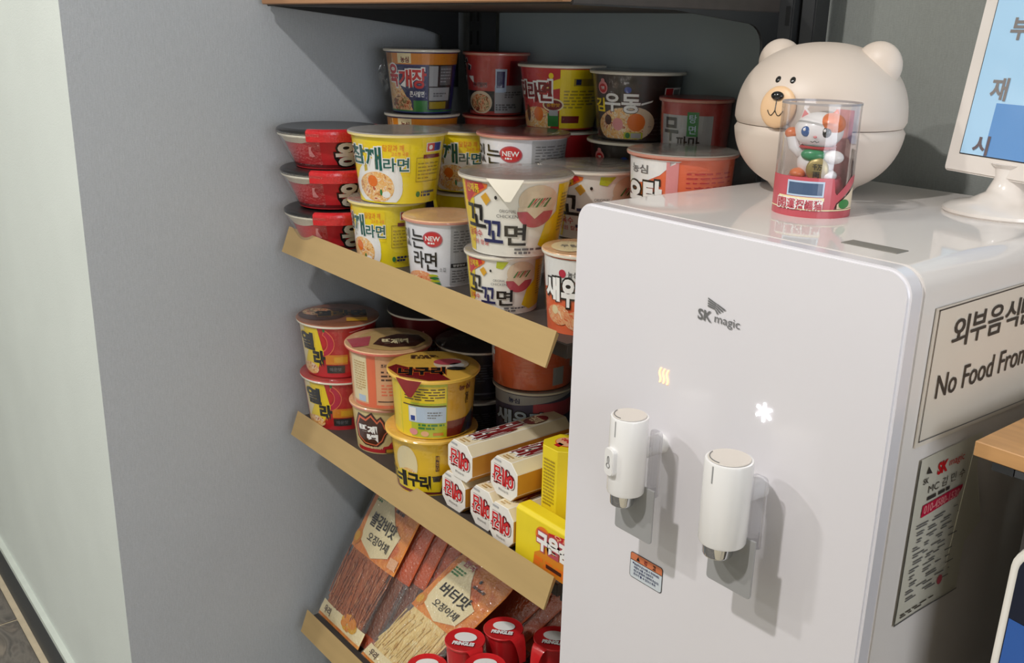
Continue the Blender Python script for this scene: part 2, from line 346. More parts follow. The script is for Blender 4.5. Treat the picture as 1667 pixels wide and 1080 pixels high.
# ------------------------------------------------------------------ cups
RIMW = mat('rim_white', (240, 232, 214), .45, noise_amt=.02)
def cup(px, py, zr, D, base, body, lid, label, text_label, rb=.72, a0=0, rim='rim_white', group=None, film=True, lidprint=None, tab=None, flange=.93, cat='noodle cup', name='noodle_cup', dome=0):
    """px,py: axis; zr: height of the rim; base: height the foot stands on"""
    if min(abs(base-S1), abs(base-S2)) > .002: base += .0018
    H = zr-base; R = D/2; rt = R*flange; r0 = R*rb
    t = thing(name, text_label, cat, (px, py, base), math.atan2(-px, py), group)
    b = MB(); b.lathe([(0, .003), (r0*.9, .003), (r0*.93, 0), (r0, 0), (r0*1.003, .002), (rt, H-.0035), (rt*.5, H-.0035), (0, H-.0035)], body, 56); b.build('cup_body', t, True)
    rp = [(rt*.99, H-.0042), (R*.992, H-.0036), (R, H-.0022), (R*.998, H-.0008), (R*.985, H), (R*.95, H-.0004), (rt*.9, H-.0012)]
    b = MB(); b.closed = False; b.lathe(rp, rim, 56); b.build('rim', t, True)
    b = MB(); b.closed = False
    b.lathe([(0, H+.0004+dome), (R*.6, H+.0003+dome*.8), (R*.9, H+.0005), (R*.985, H+.0006), (R*1.003, H-.0005)], lid, 56)
    lo = b.build('lid', t, True)
    if lidprint:
        d = Print(lambda u, v, l: (R*u, R*v, H+.0008+dome+l), None, None); lidprint(d); d.build('lid_print', lo)
    if tab is not None:
        a, m = tab; b = MB(); b.closed = False; vs = []
        n = 6
        for i in range(n+1):
            k = i/n; hw = .31*(1-k*.86)
            rr = R*1.004+.002+.001*k; zz = H-k*R*.36
            for q in (-1, 0, 1): vs.append((rr*math.sin(a+q*hw+.06*k), -rr*math.cos(a+q*hw+.06*k), zz+.0006))
        b.add(vs, [(i*3+q, i*3+q+1, i*3+q+4, i*3+q+3) for i in range(n) for q in (0, 1)], m); b.build('pull_tab', lo, True)
    if label:
        def fm(u, v, l):
            r = r0+(rt-r0)*v+l+.0002; return (r*math.sin(u), -r*math.cos(u), .0012+v*(H-.0055))
        d = Print(fm, .11, None, aconv); d.shift = a0; d.clamp = True; label(d); d.build('printed_label', t)
    if film:
        b = MB(); b.closed = False
        rn = 40; prof = [(r0*1.01+.0012, .0015), (r0+(rt-r0)*.5+.0016, H*.5), (rt+.0014, H-.006), (R+.0009, H-.0015), (R*.97, H+.0015), (R*.5, H+.0016+dome), (0, H+.0016+dome)]
        b.lathe(prof, FILM, rn); b.build('shrink_film', t, True, angle=80)
    return t
RIMY = mat('rim_pale_yellow', (246, 226, 150), .4, noise_amt=.02)
C_YEL = mat('cup_yellow', (246, 222, 30), .36, coat=.3, noise_amt=.02); C_CREAM = mat('cup_cream_white', (240, 236, 224), .4, coat=.25, noise_amt=.02)
C_WHITE = mat('cup_white', (236, 236, 240), .4, coat=.25, noise_amt=.02); C_RED = mat('cup_red', (196, 34, 42), .36, coat=.3, noise_amt=.03)
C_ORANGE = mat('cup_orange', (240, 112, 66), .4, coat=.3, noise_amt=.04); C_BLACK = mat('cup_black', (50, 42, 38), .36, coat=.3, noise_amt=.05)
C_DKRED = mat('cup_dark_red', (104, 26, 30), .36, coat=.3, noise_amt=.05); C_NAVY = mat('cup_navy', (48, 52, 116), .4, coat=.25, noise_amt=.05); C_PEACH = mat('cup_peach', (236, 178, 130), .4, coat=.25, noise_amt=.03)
L_GREY = mat('lid_grey_paper', (164, 156, 146), .2, coat=.5, noise_amt=.08, noise_scale=30); L_PEACH = mat('lid_peach_paper', (222, 176, 130), .35, coat=.3, noise_amt=.12, noise_scale=50)
L_RED = mat('lid_red_paper', (176, 52, 46), .3, coat=.3, noise_amt=.15, noise_scale=40); L_GOLD = mat('lid_gold_paper', (232, 184, 78), .3, coat=.3, noise_amt=.06)
L_BROWN = mat('lid_brown_paper', (150, 92, 62), .3, coat=.3, noise_amt=.2, noise_scale=60)

def lab_sesame(d):
    d.ell(-.42, .30, .52, .40, 'print_white', 0); d.rect(-.95, .42, .25, .92, 'print_yellow', 0)
    d.poly([(-.98, .46), (.22, .40), (.28, .66), (-.35, .72), (-.38, .93), (-.98, .95)], 'print_white', 1) if False else None
    d.ell(-.45, .22, .55, .30, 'print_white', 1); d.ell(-.5, .24, .40, .24, 'print_noodles', 2); d.ell(-.60, .33, .11, .09, 'print_orange', 3)
    d.ell(-.3, .13, .10, .05, 'print_white', 3); d.ell(-.42, .16, .03, .05, 'print_leaf', 3)
    d.text('참', -.975, .58, -.70, .87, 'print_green', .022, 4, 'print_white', .05); d.text('깨', -.70, .50, -.36, .86, 'print_green', .022, 4, 'print_white', .05)
    d.text('라면', -.33, .49, .24, .70, 'print_green', .02, 4, 'print_white', .05)
    d.text('달걀과 깨', -.32, .80, .12, .90, 'print_orange', 0, 3); d.text('고소한 국물', -.15, .73, .22, .79, 'print_orange', 0, 3)
    d.rect(.60, .78, .92, .92, 'print_white', 2); d.rect(.62, .79, .77, .91, 'print_red', 3); d.rect(.77, .79, .90, .91, 'print_blue', 3); d.ell(.69, .85, .04, .035, 'print_white', 4)
    d.frame(.40, .32, .93, .70, .012, 'print_olive', 2); d.rect(.55, .68, .9, .74, 'print_darkred', 3); d.lines(.44, .36, .88, .64, 5, 'print_olive', 3, .35)
    d.ell(.47, .13, .05, .045, 'print_leaf', 3); d.lines(.55, .08, .88, .18, 2, 'print_navy', 3, .7)
def lab_chicken(d):
    d.poly([(-.99, .0), (-.88, .0), (-.80, .4), (-.78, .8), (-.6, 1), (-.99, 1)], 'print_yellow', 0)
    d.poly([(-.93, .70), (-.80, .76), (-.66, .84), (-.52, .92), (-.50, .97), (-.62, 1), (-.93, 1)], 'print_orange', 1); d.poly([(-.9, .66), (-.74, .84), (-.56, .92), (-.6, 1), (-.9, 1)], 'print_red', 2)
    d.text('신제품', -.88, .84, -.66, .96, 'print_yellow', .02, 3)
    d.ell(-.72, .86, .022, .022, 'print_black', 3); d.ell(-.36, .80, .026, .026, 'print_black', 3); d.poly([(-.55, .68), (-.46, .76), (-.54, .86), (-.64, .79)], 'print_gold', 3)
    d.text('꼬', -.92, .36, -.58, .68, 'print_black', .02, 4); d.text('꼬', -.64, .17, -.24, .48, 'print_navy', .02, 4); d.text('면', -.21, .15, .24, .45, 'print_black', .02, 4)
    d.poly([(-.2, .98), (.1, .98), (-.06, .84), (-.22, .86)], 'print_lime', 1)
    d.ell(.42, .76, .36, .22, 'print_beige', 1); d.ell(.38, .62, .34, .22, 'print_rose', 2, PI, 2*PI); d.poly([(.06, .62), (.22, .63), (.38, .52), (.55, .63), (.74, .62), (.7, .68), (.06, .68)], 'print_beige', 3)
    for k in range(7): d.poly([(.22+.05*k, .68), (.26+.05*k, .68+.03*(k % 3)), (.36+.05*k, .80), (.33+.05*k, .80)], ('print_leaf', 'print_red', 'print_brown')[k % 3], 4)
    d.text('ORIGINAL', -.3, .60, .02, .645, 'print_midgrey', 0, 3); d.text('CHICKEN', -.36, .53, .06, .575, 'print_midgrey', 0, 3)
    d.poly([(.50, .15), (.72, .05), (.98, .1), (.99, .97), (.78, .97), (.8, .6), (.62, .45)], 'print_yellow', 0); d.lines(.86, .3, .97, .85, 12, 'print_olive', 2, .5)
    d.text('닭육수', -.93, .22, -.68, .33, 'print_red', .01, 3); d.text('시원 칼칼', -.9, .12, -.55, .19, 'print_red', .005, 3)
    d.lines(0, .02, .6, .12, 2, 'print_midgrey', 2, .6)
def lab_white(d):
    d.text('맛', -1.5, .6, -1.15, .88, 'print_black', .01, 3); d.text('있', -.985, .60, -.86, .90, 'print_black', .01, 3); d.text('는', -.82, .60, -.50, .90, 'print_black', .01, 3)
    d.text('라', -.80, .28, -.52, .56, 'print_black', .012, 3); d.text('면', -.50, .24, -.16, .56, 'print_black', .012, 3); d.text('소컵', -.1, .24, .08, .31, 'print_midgrey', 0, 3)
    d.ell(-.27, .77, .26, .13, 'print_rose', 2); d.ell(-.27, .77, .22, .11, 'print_red', 3); d.text('NEW', -.46, .74, -.08, .82, 'print_white', .02, 4); d.lines(-.4, .68, -.14, .73, 1, 'print_white', 4)
    d.ell(-.62, .10, .34, .13, 'print_shrimp', 2)
    for k in range(4): d.ell(-.28+.03*k, .17-.045*k, .14, .02, 'print_leaf' if k % 2 else 'print_lime', 3)
    d.rect(.20, .0, .99, 1, 'print_grey', 1); d.lines(.28, .55, .95, .92, 8, 'print_midgrey', 2, .35); d.rect(.22, .30, .85, .37, 'print_black', 2); d.text('영양정보', .28, .315, .62, .355, 'print_white', .01, 3); d.lines(.26, .05, .9, .27, 5, 'print_midgrey', 2, .4)
def lab_shrimp(d):
    d.poly([(-.99, .62), (-.7, .66), (-.4, .78), (-.2, .92), (.0, 1), (-.99, 1)], 'print_white', 0)
    d.text('농심', -.92, .78, -.62, .90, 'print_midgrey', .02, 2)
    d.text('새', -.99, .2, -.985, .6, 'print_white', .03, 3) if False else None
    d.text('우', -.97, .26, -.72, .66, 'print_white', .05, 4, 'print_black', .06); d.text('탕', -.70, .24, -.34, .70, 'print_white', .045, 4, 'print_black', .06)
    d.rect(-.28, .05, -.05, .97, 'print_pink', 0); d.lines(.1, .12, .92, .86, 12, 'print_red', 1, .3); d.lines(.1, .08, .9, .9, 12, 'print_coral', 2, .25)
def lab_shrimp_small(d):
    d.poly([(-.99, .55), (-.75, .62), (-.4, .70), (.99, .74), (.99, 1), (-.99, 1)], 'print_white', 0)
    d.ell(-.50, .80, .09, .055, 'print_magenta', 2); d.text('농심', -.36, .76, -.1, .84, 'print_midgrey', .02, 2)
    d.text('새', -.92, .42, -.56, .74, 'print_white', .05, 5, 'print_black', .07); d.text('우', -.52, .36, -.14, .74, 'print_white', .06, 5, 'print_black', .07); d.text('탕', -.1, .34, .3, .74, 'print_white', .05, 5, 'print_black', .07)
    d.ell(-.6, .24, .3, .14, 'print_shrimp', 2); d.ell(-.1, .18, .34, .13, 'print_shrimp', 2); d.ell(-.7, .3, .08, .06, 'print_cream', 3)
def lab_king(d):
    d.text('왕', .12, .06, .72, .90, 'print_white', .04, 4, 'print_black', .06); d.text('뚜껑', .78, .15, 1.4, .75, 'print_white', .05, 4, 'print_black', .06)
    d.poly([(-.50, .45), (-.38, .45), (-.43, .62), (-.40, .72), (-.46, .72)], 'print_pink', 2); d.ell(-.43, .42, .07, .04, 'print_pink', 2)
    d.rect(-.99, .0, .99, .12, 'print_darkred', 1)
def lab_beef(d):
    d.rect(-.99, .0, .55, .78, 'print_navy', 0); d.rect(-.99, .80, .99, 1.0, 'print_amber', 1); d.rect(-.70, .82, -.34, .99, 'print_cream', 2); d.text('농심', -.62, .83, -.40, .93, 'print_darkred', .03, 3)
    d.poly([(-.99, .0), (-.98, .98), (-.84, .98), (-.82, .6), (-.6, .35), (-.35, .05), (-.36, 0)], 'print_noodles', 1); d.ell(-.66, .14, .28, .14, 'print_stew', 2)
    d.text('육', -.93, .42, -.72, .80, 'print_red', .03, 4, 'print_white', .06); d.text('개', -.71, .42, -.34, .72, 'print_red', .03, 4, 'print_white', .06); d.text('장', -.34, .40, .08, .74, 'print_red', .03, 4, 'print_white', .06)
    d.text('큰사발면', -.42, .26, .02, .36, 'print_white', .02, 4); d.rect(-.32, .02, .12, .2, 'print_leaf', 2)
    d.rect(.14, .05, .86, .8, 'print_charcoal', 1); d.rect(.16, .44, .42, .78, 'print_grey', 2); d.rect(.17, .2, .8, .42, 'print_grey', 2); d.rect(.48, .46, .82, .78, 'print_midgrey', 2); d.lines(.5, .5, .8, .76, 5, 'print_grey', 3, .4); d.rect(.18, .06, .72, .18, 'print_olive', 2); d.lines(.3, .26, .7, .34, 2, 'print_midgrey', 3)
    d.rect(-.99, 0, .99, .035, 'print_leaf', 3)
def lab_spicy(d):
    d.text('辛', -1.6, .42, -.66, .95, 'print_black', .06, 4, 'print_white', .03); d.text('큰사발면', -.70, .46, -.2, .55, 'print_black', .02, 4, 'print_pink', .04)
    d.rect(-.97, .05, .05, .40, 'print_charcoal', 1); d.ell(-.45, .20, .42, .20, 'print_beige', 2); d.ell(-.45, .19, .36, .16, 'print_stew', 3)
    d.rect(.06, .02, .99, .5, 'print_grey', 2); d.rect(.08, .38, .44, .78, 'print_lightblue', 3); d.rect(.12, .46, .38, .74, 'print_navy', 4); d.lines(.4, .28, .9, .40, 3, 'print_midgrey', 3); d.lines(.1, .06, .8, .18, 3, 'print_midgrey', 3, .7); d.rect(.52, .5, .95, .92, 'print_darkred', 2)
def lab_jin(d):
    d.rect(.02, .0, .99, 1, 'print_yellow', 1); d.poly([(-.4, .62), (.02, .68), (.02, .84), (-.15, .8)], 'print_yellow', 2); d.ell(-.2, .88, .06, .05, 'print_yellow', 3)
    d.text('진', -.99, .50, -.82, .78, 'print_darkred', .04, 5, 'print_white', .09); d.text('라', -.80, .44, -.52, .76, 'print_darkred', .03, 5, 'print_white', .09); d.text('면', -.52, .46, -.18, .80, 'print_darkred', .03, 5, 'print_white', .09)
    d.ell(-.15, .40, .28, .11, 'print_cream', 2); d.ell(-.15, .40, .24, .085, 'print_darkred', 3); d.text('순한맛', -.32, .37, .03, .43, 'print_gold', .02, 4)
    d.ell(-.6, .12, .42, .24, 'print_noodles', 1); d.ell(-.55, .24, .13, .12, 'print_orange', 2); d.ell(-.84, .24, .05, .14, 'print_brown', 2); d.rect(-.3, .04, .0, .26, 'print_leaf', 2); d.rect(-.26, .22, -.02, .32, 'print_grey', 3)
    d.rect(.35, .72, .9, .84, 'print_olive', 2); d.rect(.4, .74, .52, .83, 'print_navy', 3); d.lines(.12, .34, .9, .66, 6, 'print_olive', 2, .5); d.rect(.08, .1, .55, .22, 'print_darkred', 2)
def lab_udon(d):
    d.ell(-.35, .2, .55, .30, 'print_noodles', 1); d.ell(-.05, .26, .5, .26, 'print_beige', 1); d.ell(-.35, .2, .5, .26, 'print_noodles', 2); d.ell(.0, .28, .22, .14, 'print_orange', 3); d.ell(-.45, .24, .13, .10, 'print_pink', 3); d.ell(-.68, .3, .08, .08, 'print_brown', 3)
    d.ell(-.77, .80, .10, .10, 'print_pink', 2); d.ell(-.77, .79, .075, .07, 'print_red', 3); d.text('옛', -.81, .77, -.73, .82, 'print_white', .02, 4); d.ell(-.77, .91, .04, .03, 'print_pink', 2)
    d.text('김', -.93, .42, -.74, .64, 'print_yellow', .03, 4); d.text('우', -.74, .44, -.38, .72, 'print_white', .03, 4, 'print_brown', .03); d.text('동', -.36, .42, .08, .72, 'print_white', .03, 4, 'print_brown', .03)
    d.poly([(-.3, .46), (.34, .60), (.36, .63), (-.2, .52)], 'print_white', 3); d.ell(-.22, .78, .08, .05, 'print_blue', 3)
    d.rect(.60, .68, .96, .82, 'print_white', 2); d.rect(.62, .69, .78, .81, 'print_red', 3); d.rect(.8, .71, .93, .79, 'print_midgrey', 3)
    d.lines(.3, .08, .8, .38, 5, 'print_midgrey', 1, .15); d.rect(-.3, .02, .18, .12, 'print_lime', 3); d.ell(-.2, .07, .06, .045, 'print_leaf', 4); d.rect(-.12, .03, .14, .11, 'print_grey', 4)
def lab_radish(d):
    d.rect(-.85, .0, .62, .80, 'print_grey', 1); d.text('무', -.76, .36, -.32, .76, 'print_charcoal', .03, 3); d.text('파마', -.38, .24, .30, .46, 'print_black', .02, 3); d.lines(-.3, .15, .4, .22, 1, 'print_charcoal', 3)
    d.rect(-.08, .46, .24, .86, 'print_leaf', 3); d.text('탕', -.02, .68, .18, .82, 'print_lightblue', .01, 4); d.text('면', -.02, .50, .18, .64, 'print_lightblue', .01, 4)
def lab_hot(d):
    d.poly([(-.97, .1), (-.60, .1), (-.40, .55), (-.5, .98), (-.9, .98), (-.97, .8)], 'print_yellow', 0); d.poly([(-.97, .1), (-.8, .5), (-.85, .98), (-.97, .98)], 'print_cream', 1)
    d.text('열', -.94, .52, -.60, .88, 'print_black', .06, 4, 'print_yellow', .05); d.text('라', -.68, .20, -.34, .54, 'print_black', .06, 4, 'print_yellow', .05)
    arc = lambda r0, r1, a0, a1, n=12: [(-.44+r0*math.cos(a0+(a1-a0)*i/n), .70+r0*1.0*math.sin(a0+(a1-a0)*i/n)) for i in range(n+1)]+[(-.44+r1*math.cos(a1+(a0-a1)*i/n)*(1+.25*math.sin(PI*i/n)), .70+r1*math.sin(a1+(a0-a1)*i/n)) for i in range(n+1)]
    d.poly(arc(.17, .30, -1.5, 1.2), 'print_coral', 1); d.poly(arc(.19, .28, -1.4, 1.1), 'print_magenta', 2); d.poly(arc(.05, .13, -1.2, 1.5), 'print_red', 2); d.ell(-.33, .97, .03, .05, 'print_leaf', 3)
    d.rect(-.34, .26, .28, .46, 'print_amber', 1); d.rect(-.1, .3, .28, .42, 'print_gold', 2); d.rect(-.32, .08, .2, .24, 'print_charcoal', 2); d.text('매운맛', -.24, .12, .1, .20, 'print_midgrey', .02, 3)
    d.rect(.28, .0, .99, 1, 'print_red', 0); d.frame(.34, .3, .95, .7, .01, 'print_pink', 1); d.lines(.4, .34, .9, .66, 6, 'print_peach', 2, .2); d.lines(.4, .08, .9, .26, 3, 'print_peach', 2, .2); d.poly([(.3, .92), (.7, .97), (.7, .95), (.33, .9)], 'print_pink', 2)
    d.ell(-.78, .14, .22, .12, 'print_noodles', 3)
def lab_panel(d):
    d.rect(-.95, .0, .99, .98, 'print_peach', 0); d.rect(-.92, .1, -.56, .94, 'print_cream', 1); d.lines(-.86, .3, -.6, .86, 12, 'print_tan', 2, .5); d.rect(-.80, .10, -.62, .22, 'print_lightblue', 2)
    d.rect(-.55, .0, -.34, .99, 'print_coral', 1); d.rect(-.30, .14, .92, .90, 'print_peach', 1)
    d.text('조리방법', -.2, .78, .1, .85, 'print_brown', .02, 3); d.lines(-.2, .52, .7, .74, 3, 'print_brown', 2, .45); d.lines(-.2, .24, .7, .48, 4, 'print_coral', 2, .5); d.rect(-.3, .13, .9, .15, 'print_brown', 2); d.rect(-.9, .0, .9, .07, 'print_coral', 2)
def lab_flame(d):
    d.poly([(-.9, .30), (-.7, .16), (-.3, .14), (-.1, .28), (.0, .46), (.16, .56), (.0, .62), (-.06, .78), (-.16, .9), (-.28, .82), (-.42, .98), (-.6, .86), (-.8, .92), (-.92, .6)], 'print_brown', 1)
    d.poly([(-.86, .32), (-.68, .20), (-.32, .18), (-.14, .30), (-.05, .46), (.08, .55), (-.04, .60), (-.1, .75), (-.18, .84), (-.28, .76), (-.44, .92), (-.6, .80), (-.78, .86), (-.88, .6)], 'print_coral', 2)
    d.poly([(-.83, .34), (-.67, .23), (-.34, .21), (-.17, .32), (-.08, .47), (.02, .55), (-.07, .60), (-.13, .73), (-.19, .79), (-.28, .71), (-.45, .87), (-.6, .75), (-.76, .80), (-.85, .6)], 'print_brown', 3)
    d.text('빨계', -.80, .46, -.28, .66, 'print_white', .06, 5); d.text('떡', -.60, .26, -.26, .46, 'print_white', .06, 5)
    d.poly([(-.9, .0), (.36, .0), (.36, .42), (.14, .26), (.06, .18), (-.1, .16), (-.2, .1), (-.9, .1)], 'print_red', 1); d.text('HOT & SPICY', -.75, .1, -.1, .16, 'print_cream', .02, 3); d.rect(-.05, .01, .34, .11, 'print_brown', 3); d.rect(-.02, .02, .26, .10, 'print_gold', 4)
    d.rect(.36, .0, .99, 1, 'print_tan', 1); d.lines(.44, .1, .9, .8, 10, 'print_brown', 2, .4)
def lab_udon_yellow_back(d):
    d.rect(-.99, .0, -.55, 1, 'print_yellow', 0); d.rect(-.78, .0, .32, 1, 'print_lime', 0); d.rect(-.74, .64, .30, .94, 'print_yellow', 1); d.lines(-.68, .68, .26, .92, 5, 'print_brown', 2, .4); d.rect(-.72, .58, .3, .6, 'print_brown', 2)
    d.rect(-.60, .28, .30, .57, 'print_lightblue', 2); d.lines(-.15, .36, .2, .50, 3, 'print_midgrey', 3, .4); d.rect(-.58, .30, -.42, .55, 'print_white', 3); d.rect(-.55, .31, -.45, .40, 'print_blue', 4); d.lines(-.38, .15, .26, .27, 2, 'print_leaf', 3, .6); d.ell(-.50, .10, .1, .06, 'print_pink', 3); d.ell(-.22, .08, .1, .05, 'print_peach', 3); d.rect(-.02, .05, .24, .10, 'print_amber', 3)
    d.rect(.33, .30, .99, .99, 'print_gold', 1); d.text('농심', .58, .82, .84, .92, 'print_darkred', .03, 3); d.text('얼', .74, .66, .82, .76, 'print_brown', .02, 3); d.text('큰', .74, .56, .82, .65, 'print_brown', .02, 3); d.rect(.33, .0, .99, .30, 'print_darkred', 2)
    d.poly([(.66, .0), (.8, .3), (.95, .42), (.95, 0)], 'print_charcoal', 3)
def lab_udon_yellow(d):
    d.rect(-.99, 0, .99, .36, 'print_darkred', 0); d.ell(-.62, .56, .26, .34, 'print_cream', 1); d.ell(-.60, .38, .2, .1, 'print_noodles', 2)
    d.rect(.10, .46, .19, .76, 'print_brown', 2); [d.text(c, .11, .67-.1*i, .18, .75-.1*i, 'print_gold', .02, 3) for i, c in enumerate('매진다')]
    d.poly([(-.9, .08), (.24, .05), (.34, .36), (-.1, .34), (-.9, .42)], 'print_yellow', 2)
    d.text('너', -.99, .12, -.66, .42, 'print_black', .05, 5, 'print_yellow', .05); d.text('구', -.64, .14, -.32, .40, 'print_black', .05, 5, 'print_yellow', .05); d.text('리', -.32, .10, -.02, .38, 'print_black', .05, 5, 'print_yellow', .05)
    d.poly([(.02, .36), (.28, .38), (.22, .26), (.04, .26)], 'print_charcoal', 4)
def lab_dark(d):
    d.text('사리', -.3, .3, .35, .62, 'print_midgrey', .01, 2); d.ell(-.1, .75, .03, .03, 'print_pink', 2); d.rect(.55, .1, .95, .8, 'print_charcoal', 1)
def lab_shrimp_tall(d):
    d.poly([(-.99, .84), (-.5, .86), (.1, .90), (.99, .97), (.99, 1), (-.99, 1)], 'print_grey', 0); d.text('농심', -.62, .89, -.34, .95, 'print_navy', .02, 2); d.rect(-.99, 0, .99, .5, 'print_navy', 0); d.rect(.0, .72, .95, .9, 'print_rose', 0)
    for i, ch in enumerate('새우탕'): d.text(ch, -.92+.42*i, .62, -.54+.42*i, .80, 'print_lightblue', .04, 4, 'print_charcoal', .05)
def lab_plain(d): d.lines(-.5, .4, .8, .8, 7, 'print_midgrey', 1, .25); d.rect(-.9, .1, .9, .14, 'print_midgrey', 1)

SHELF_TOP, SHELF_MID = 'noodle cups on the upper shelf', 'noodle cups on the middle shelf'
def stack(specs):
    for s in specs: cup(**s)
def c(px, py, zr, D, base, body, lid, label, text, **k): return cup(px, py, zr, D, base, body, lid, label, text, **k)
# red bowls by the wall: black plastic lid over a white flange
def bowl(px, py, zr, base, txt):
    D = .144; H = zr-base; R = D/2
    t = cup(px, py, zr-.006, D, base, C_RED, mat('lid_black', (30, 28, 28), .32, coat=.2, noise_amt=.05), lab_king, txt, rb=.66, group=SHELF_TOP, flange=.92, film=False, rim='rim_white', cat='noodle bowl', name='noodle_bowl')
    h = H-.006
    lid = [o for o in t.children if o.name.startswith('lid')][0]
    b = MB(); b.lathe([(R*1.004, h-.001), (R*1.012, h+.001), (R*1.006, h+.0032), (R*.95, h+.0055), (R*.9, h+.0052), (0, h+.005)], 'lid_black', 56); b.build('lid_cap', lid, True)
    b = MB(); b.closed = False; b.lathe([(R*1.0, h-.010), (R*1.018, h-.001), (R*1.02, h+.0015), (R*1.012, h+.0042), (R*.96, h+.0062), (R*.9, h+.0066)], mat('red_sleeve', (206, 38, 44), .25, coat=.5, noise_amt=.12, noise_scale=220, bump=.4, bump_scale=300), 30, -.45, 1.9); b.build('paper_sleeve', t, True)
    b = MB(); b.closed = False
    n = 20; vs = []
    for i in range(n+1):
        a = -2.0+1.75*i/n; dp_ = .015*math.sin(PI*(.12+.88*(1-i/n)))
        vs += [(R*1.006*math.sin(a), -R*1.006*math.cos(a), h-.0005), ((R*1.0-dp_*.75)*math.sin(a), -(R*1.0-dp_*.75)*math.cos(a), h-.001-dp_)]
    b.add(vs, [(2*i, 2*i+1, 2*i+3, 2*i+2) for i in range(n)], 'rim_white'); b.build('white_flange', t, True)
    b = MB(); b.closed = False; b.lathe([(R*.70, .004), (R*.9, h*.6), (R*1.02, h-.002), (R*1.025, h+.001)], WRINKLE, 24, -1.7, -.2); b.build('shrink_film', t, True)
bowl(-1.244, .672, -.137, -.192, 'red noodle bowl with black lid, topmost of the stack touching the grey wall')
bowl(-1.240, .673, -.192, -.247, 'red noodle bowl with black lid, middle of the stack touching the grey wall')
bowl(-1.236, .674, -.247, -.302, 'red noodle bowl with black lid, lowest of the stack touching the grey wall')
# sesame cups
c(-1.098, .676, -.2165, .106, S1, C_YEL, L_GREY, lab_sesame, 'small yellow noodle cup with green letters under the large yellow bowl, behind the brass rail', group=SHELF_TOP, rim='rim_pale_yellow', a0=-.33, rb=.76)
c(-1.081, .682, -.1275, .1285, -.2165, C_YEL, L_GREY, lab_sesame, 'large yellow noodle bowl with green letters, on top beside the red bowls', group=SHELF_TOP, rim='rim_pale_yellow', rb=.76)
c(-1.102, .808, -.216, .106, S1, C_YEL, L_GREY, None, 'yellow noodle cup at the foot of the shaded yellow stack behind the front yellow bowls', group=SHELF_TOP, film=False)
c(-1.102, .808, -.133, .117, -.216, C_YEL, L_GREY, lab_sesame, 'yellow noodle bowl in shade behind the front yellow bowl, left of the white bowl', group=SHELF_TOP, rim='rim_pale_yellow', a0=.12, rb=.78)
# white cups
c(-.977, .680, -.221, .100, S1, C_WHITE, L_PEACH, lab_white, 'white noodle cup with black letters and red NEW disc behind the brass rail', group=SHELF_TOP, rb=.80, rim=mat('rim_rose', (214, 150, 130), .45, noise_amt=.02))
c(-.971, .800, -.212, .112, S1, C_WHITE, L_PEACH, None, 'white noodle cup hidden at the foot of the white stack behind the cream bowls', group=SHELF_TOP, film=False)
c(-.971, .800, -.1255, .120, -.212, C_WHITE, mat('lid_plum_paper', (150, 90, 84), .3, coat=.3, noise_amt=.12), lab_white, 'white noodle bowl with red NEW balloon and grey text panel, behind the cream bowl', group=SHELF_TOP, rb=.8, rim='rim_rose')
# chicken cups
c(-.838, .668, -.236, .0925, S1, C_CREAM, L_GREY, lab_chicken, 'small cream noodle cup under the big cream bowl at the brass rail', group=SHELF_TOP, rb=.80)
c(-.829, .674, -.1495, .1270, -.236, C_CREAM, L_GREY, lab_chicken, 'big cream noodle bowl with blue and black letters and peeling white lid tab, in front', group=SHELF_TOP, rb=.74, tab=(-.18, RIMW))
c(-.841, .803, -.234, .110, S1, C_CREAM, L_GREY, None, 'cream noodle cup hidden under the shaded cream bowl behind the water dispenser', group=SHELF_TOP, film=False)
c(-.841, .803, -.152, .130, -.234, C_CREAM, L_GREY, lab_chicken, 'cream noodle bowl in shade between the front cream bowl and the orange bowl', group=SHELF_TOP, rb=.76, a0=.33, tab=(-1.15, RIMW))
# shrimp cups
c(-.727, .683, -.2165, .086, S1, C_ORANGE, L_PEACH, lab_shrimp_small, 'small orange and white noodle cup partly hidden by the dispenser edge', group=SHELF_TOP, rb=.8,
  lidprint=lambda d: (d.ell(-.35, .0, .42, .6, 'print_cream', 0), d.text('우탕', -.55, -.12, -.1, .2, 'print_midgrey', .01, 1), d.rect(.2, -.6, .75, .6, 'print_coral', 0)))
c(-.712, .808, -.205, .104, S1, C_ORANGE, L_PEACH, None, 'orange noodle cup hidden under the orange bowl behind the dispenser', group=SHELF_TOP, film=False)
c(-.710, .808, -.1215, .120, -.205, C_ORANGE, L_GREY, lab_shrimp, 'orange noodle bowl with white letters just above the dispenser top, beside the bear', group=SHELF_TOP, rb=.86, rim='rim_rose')
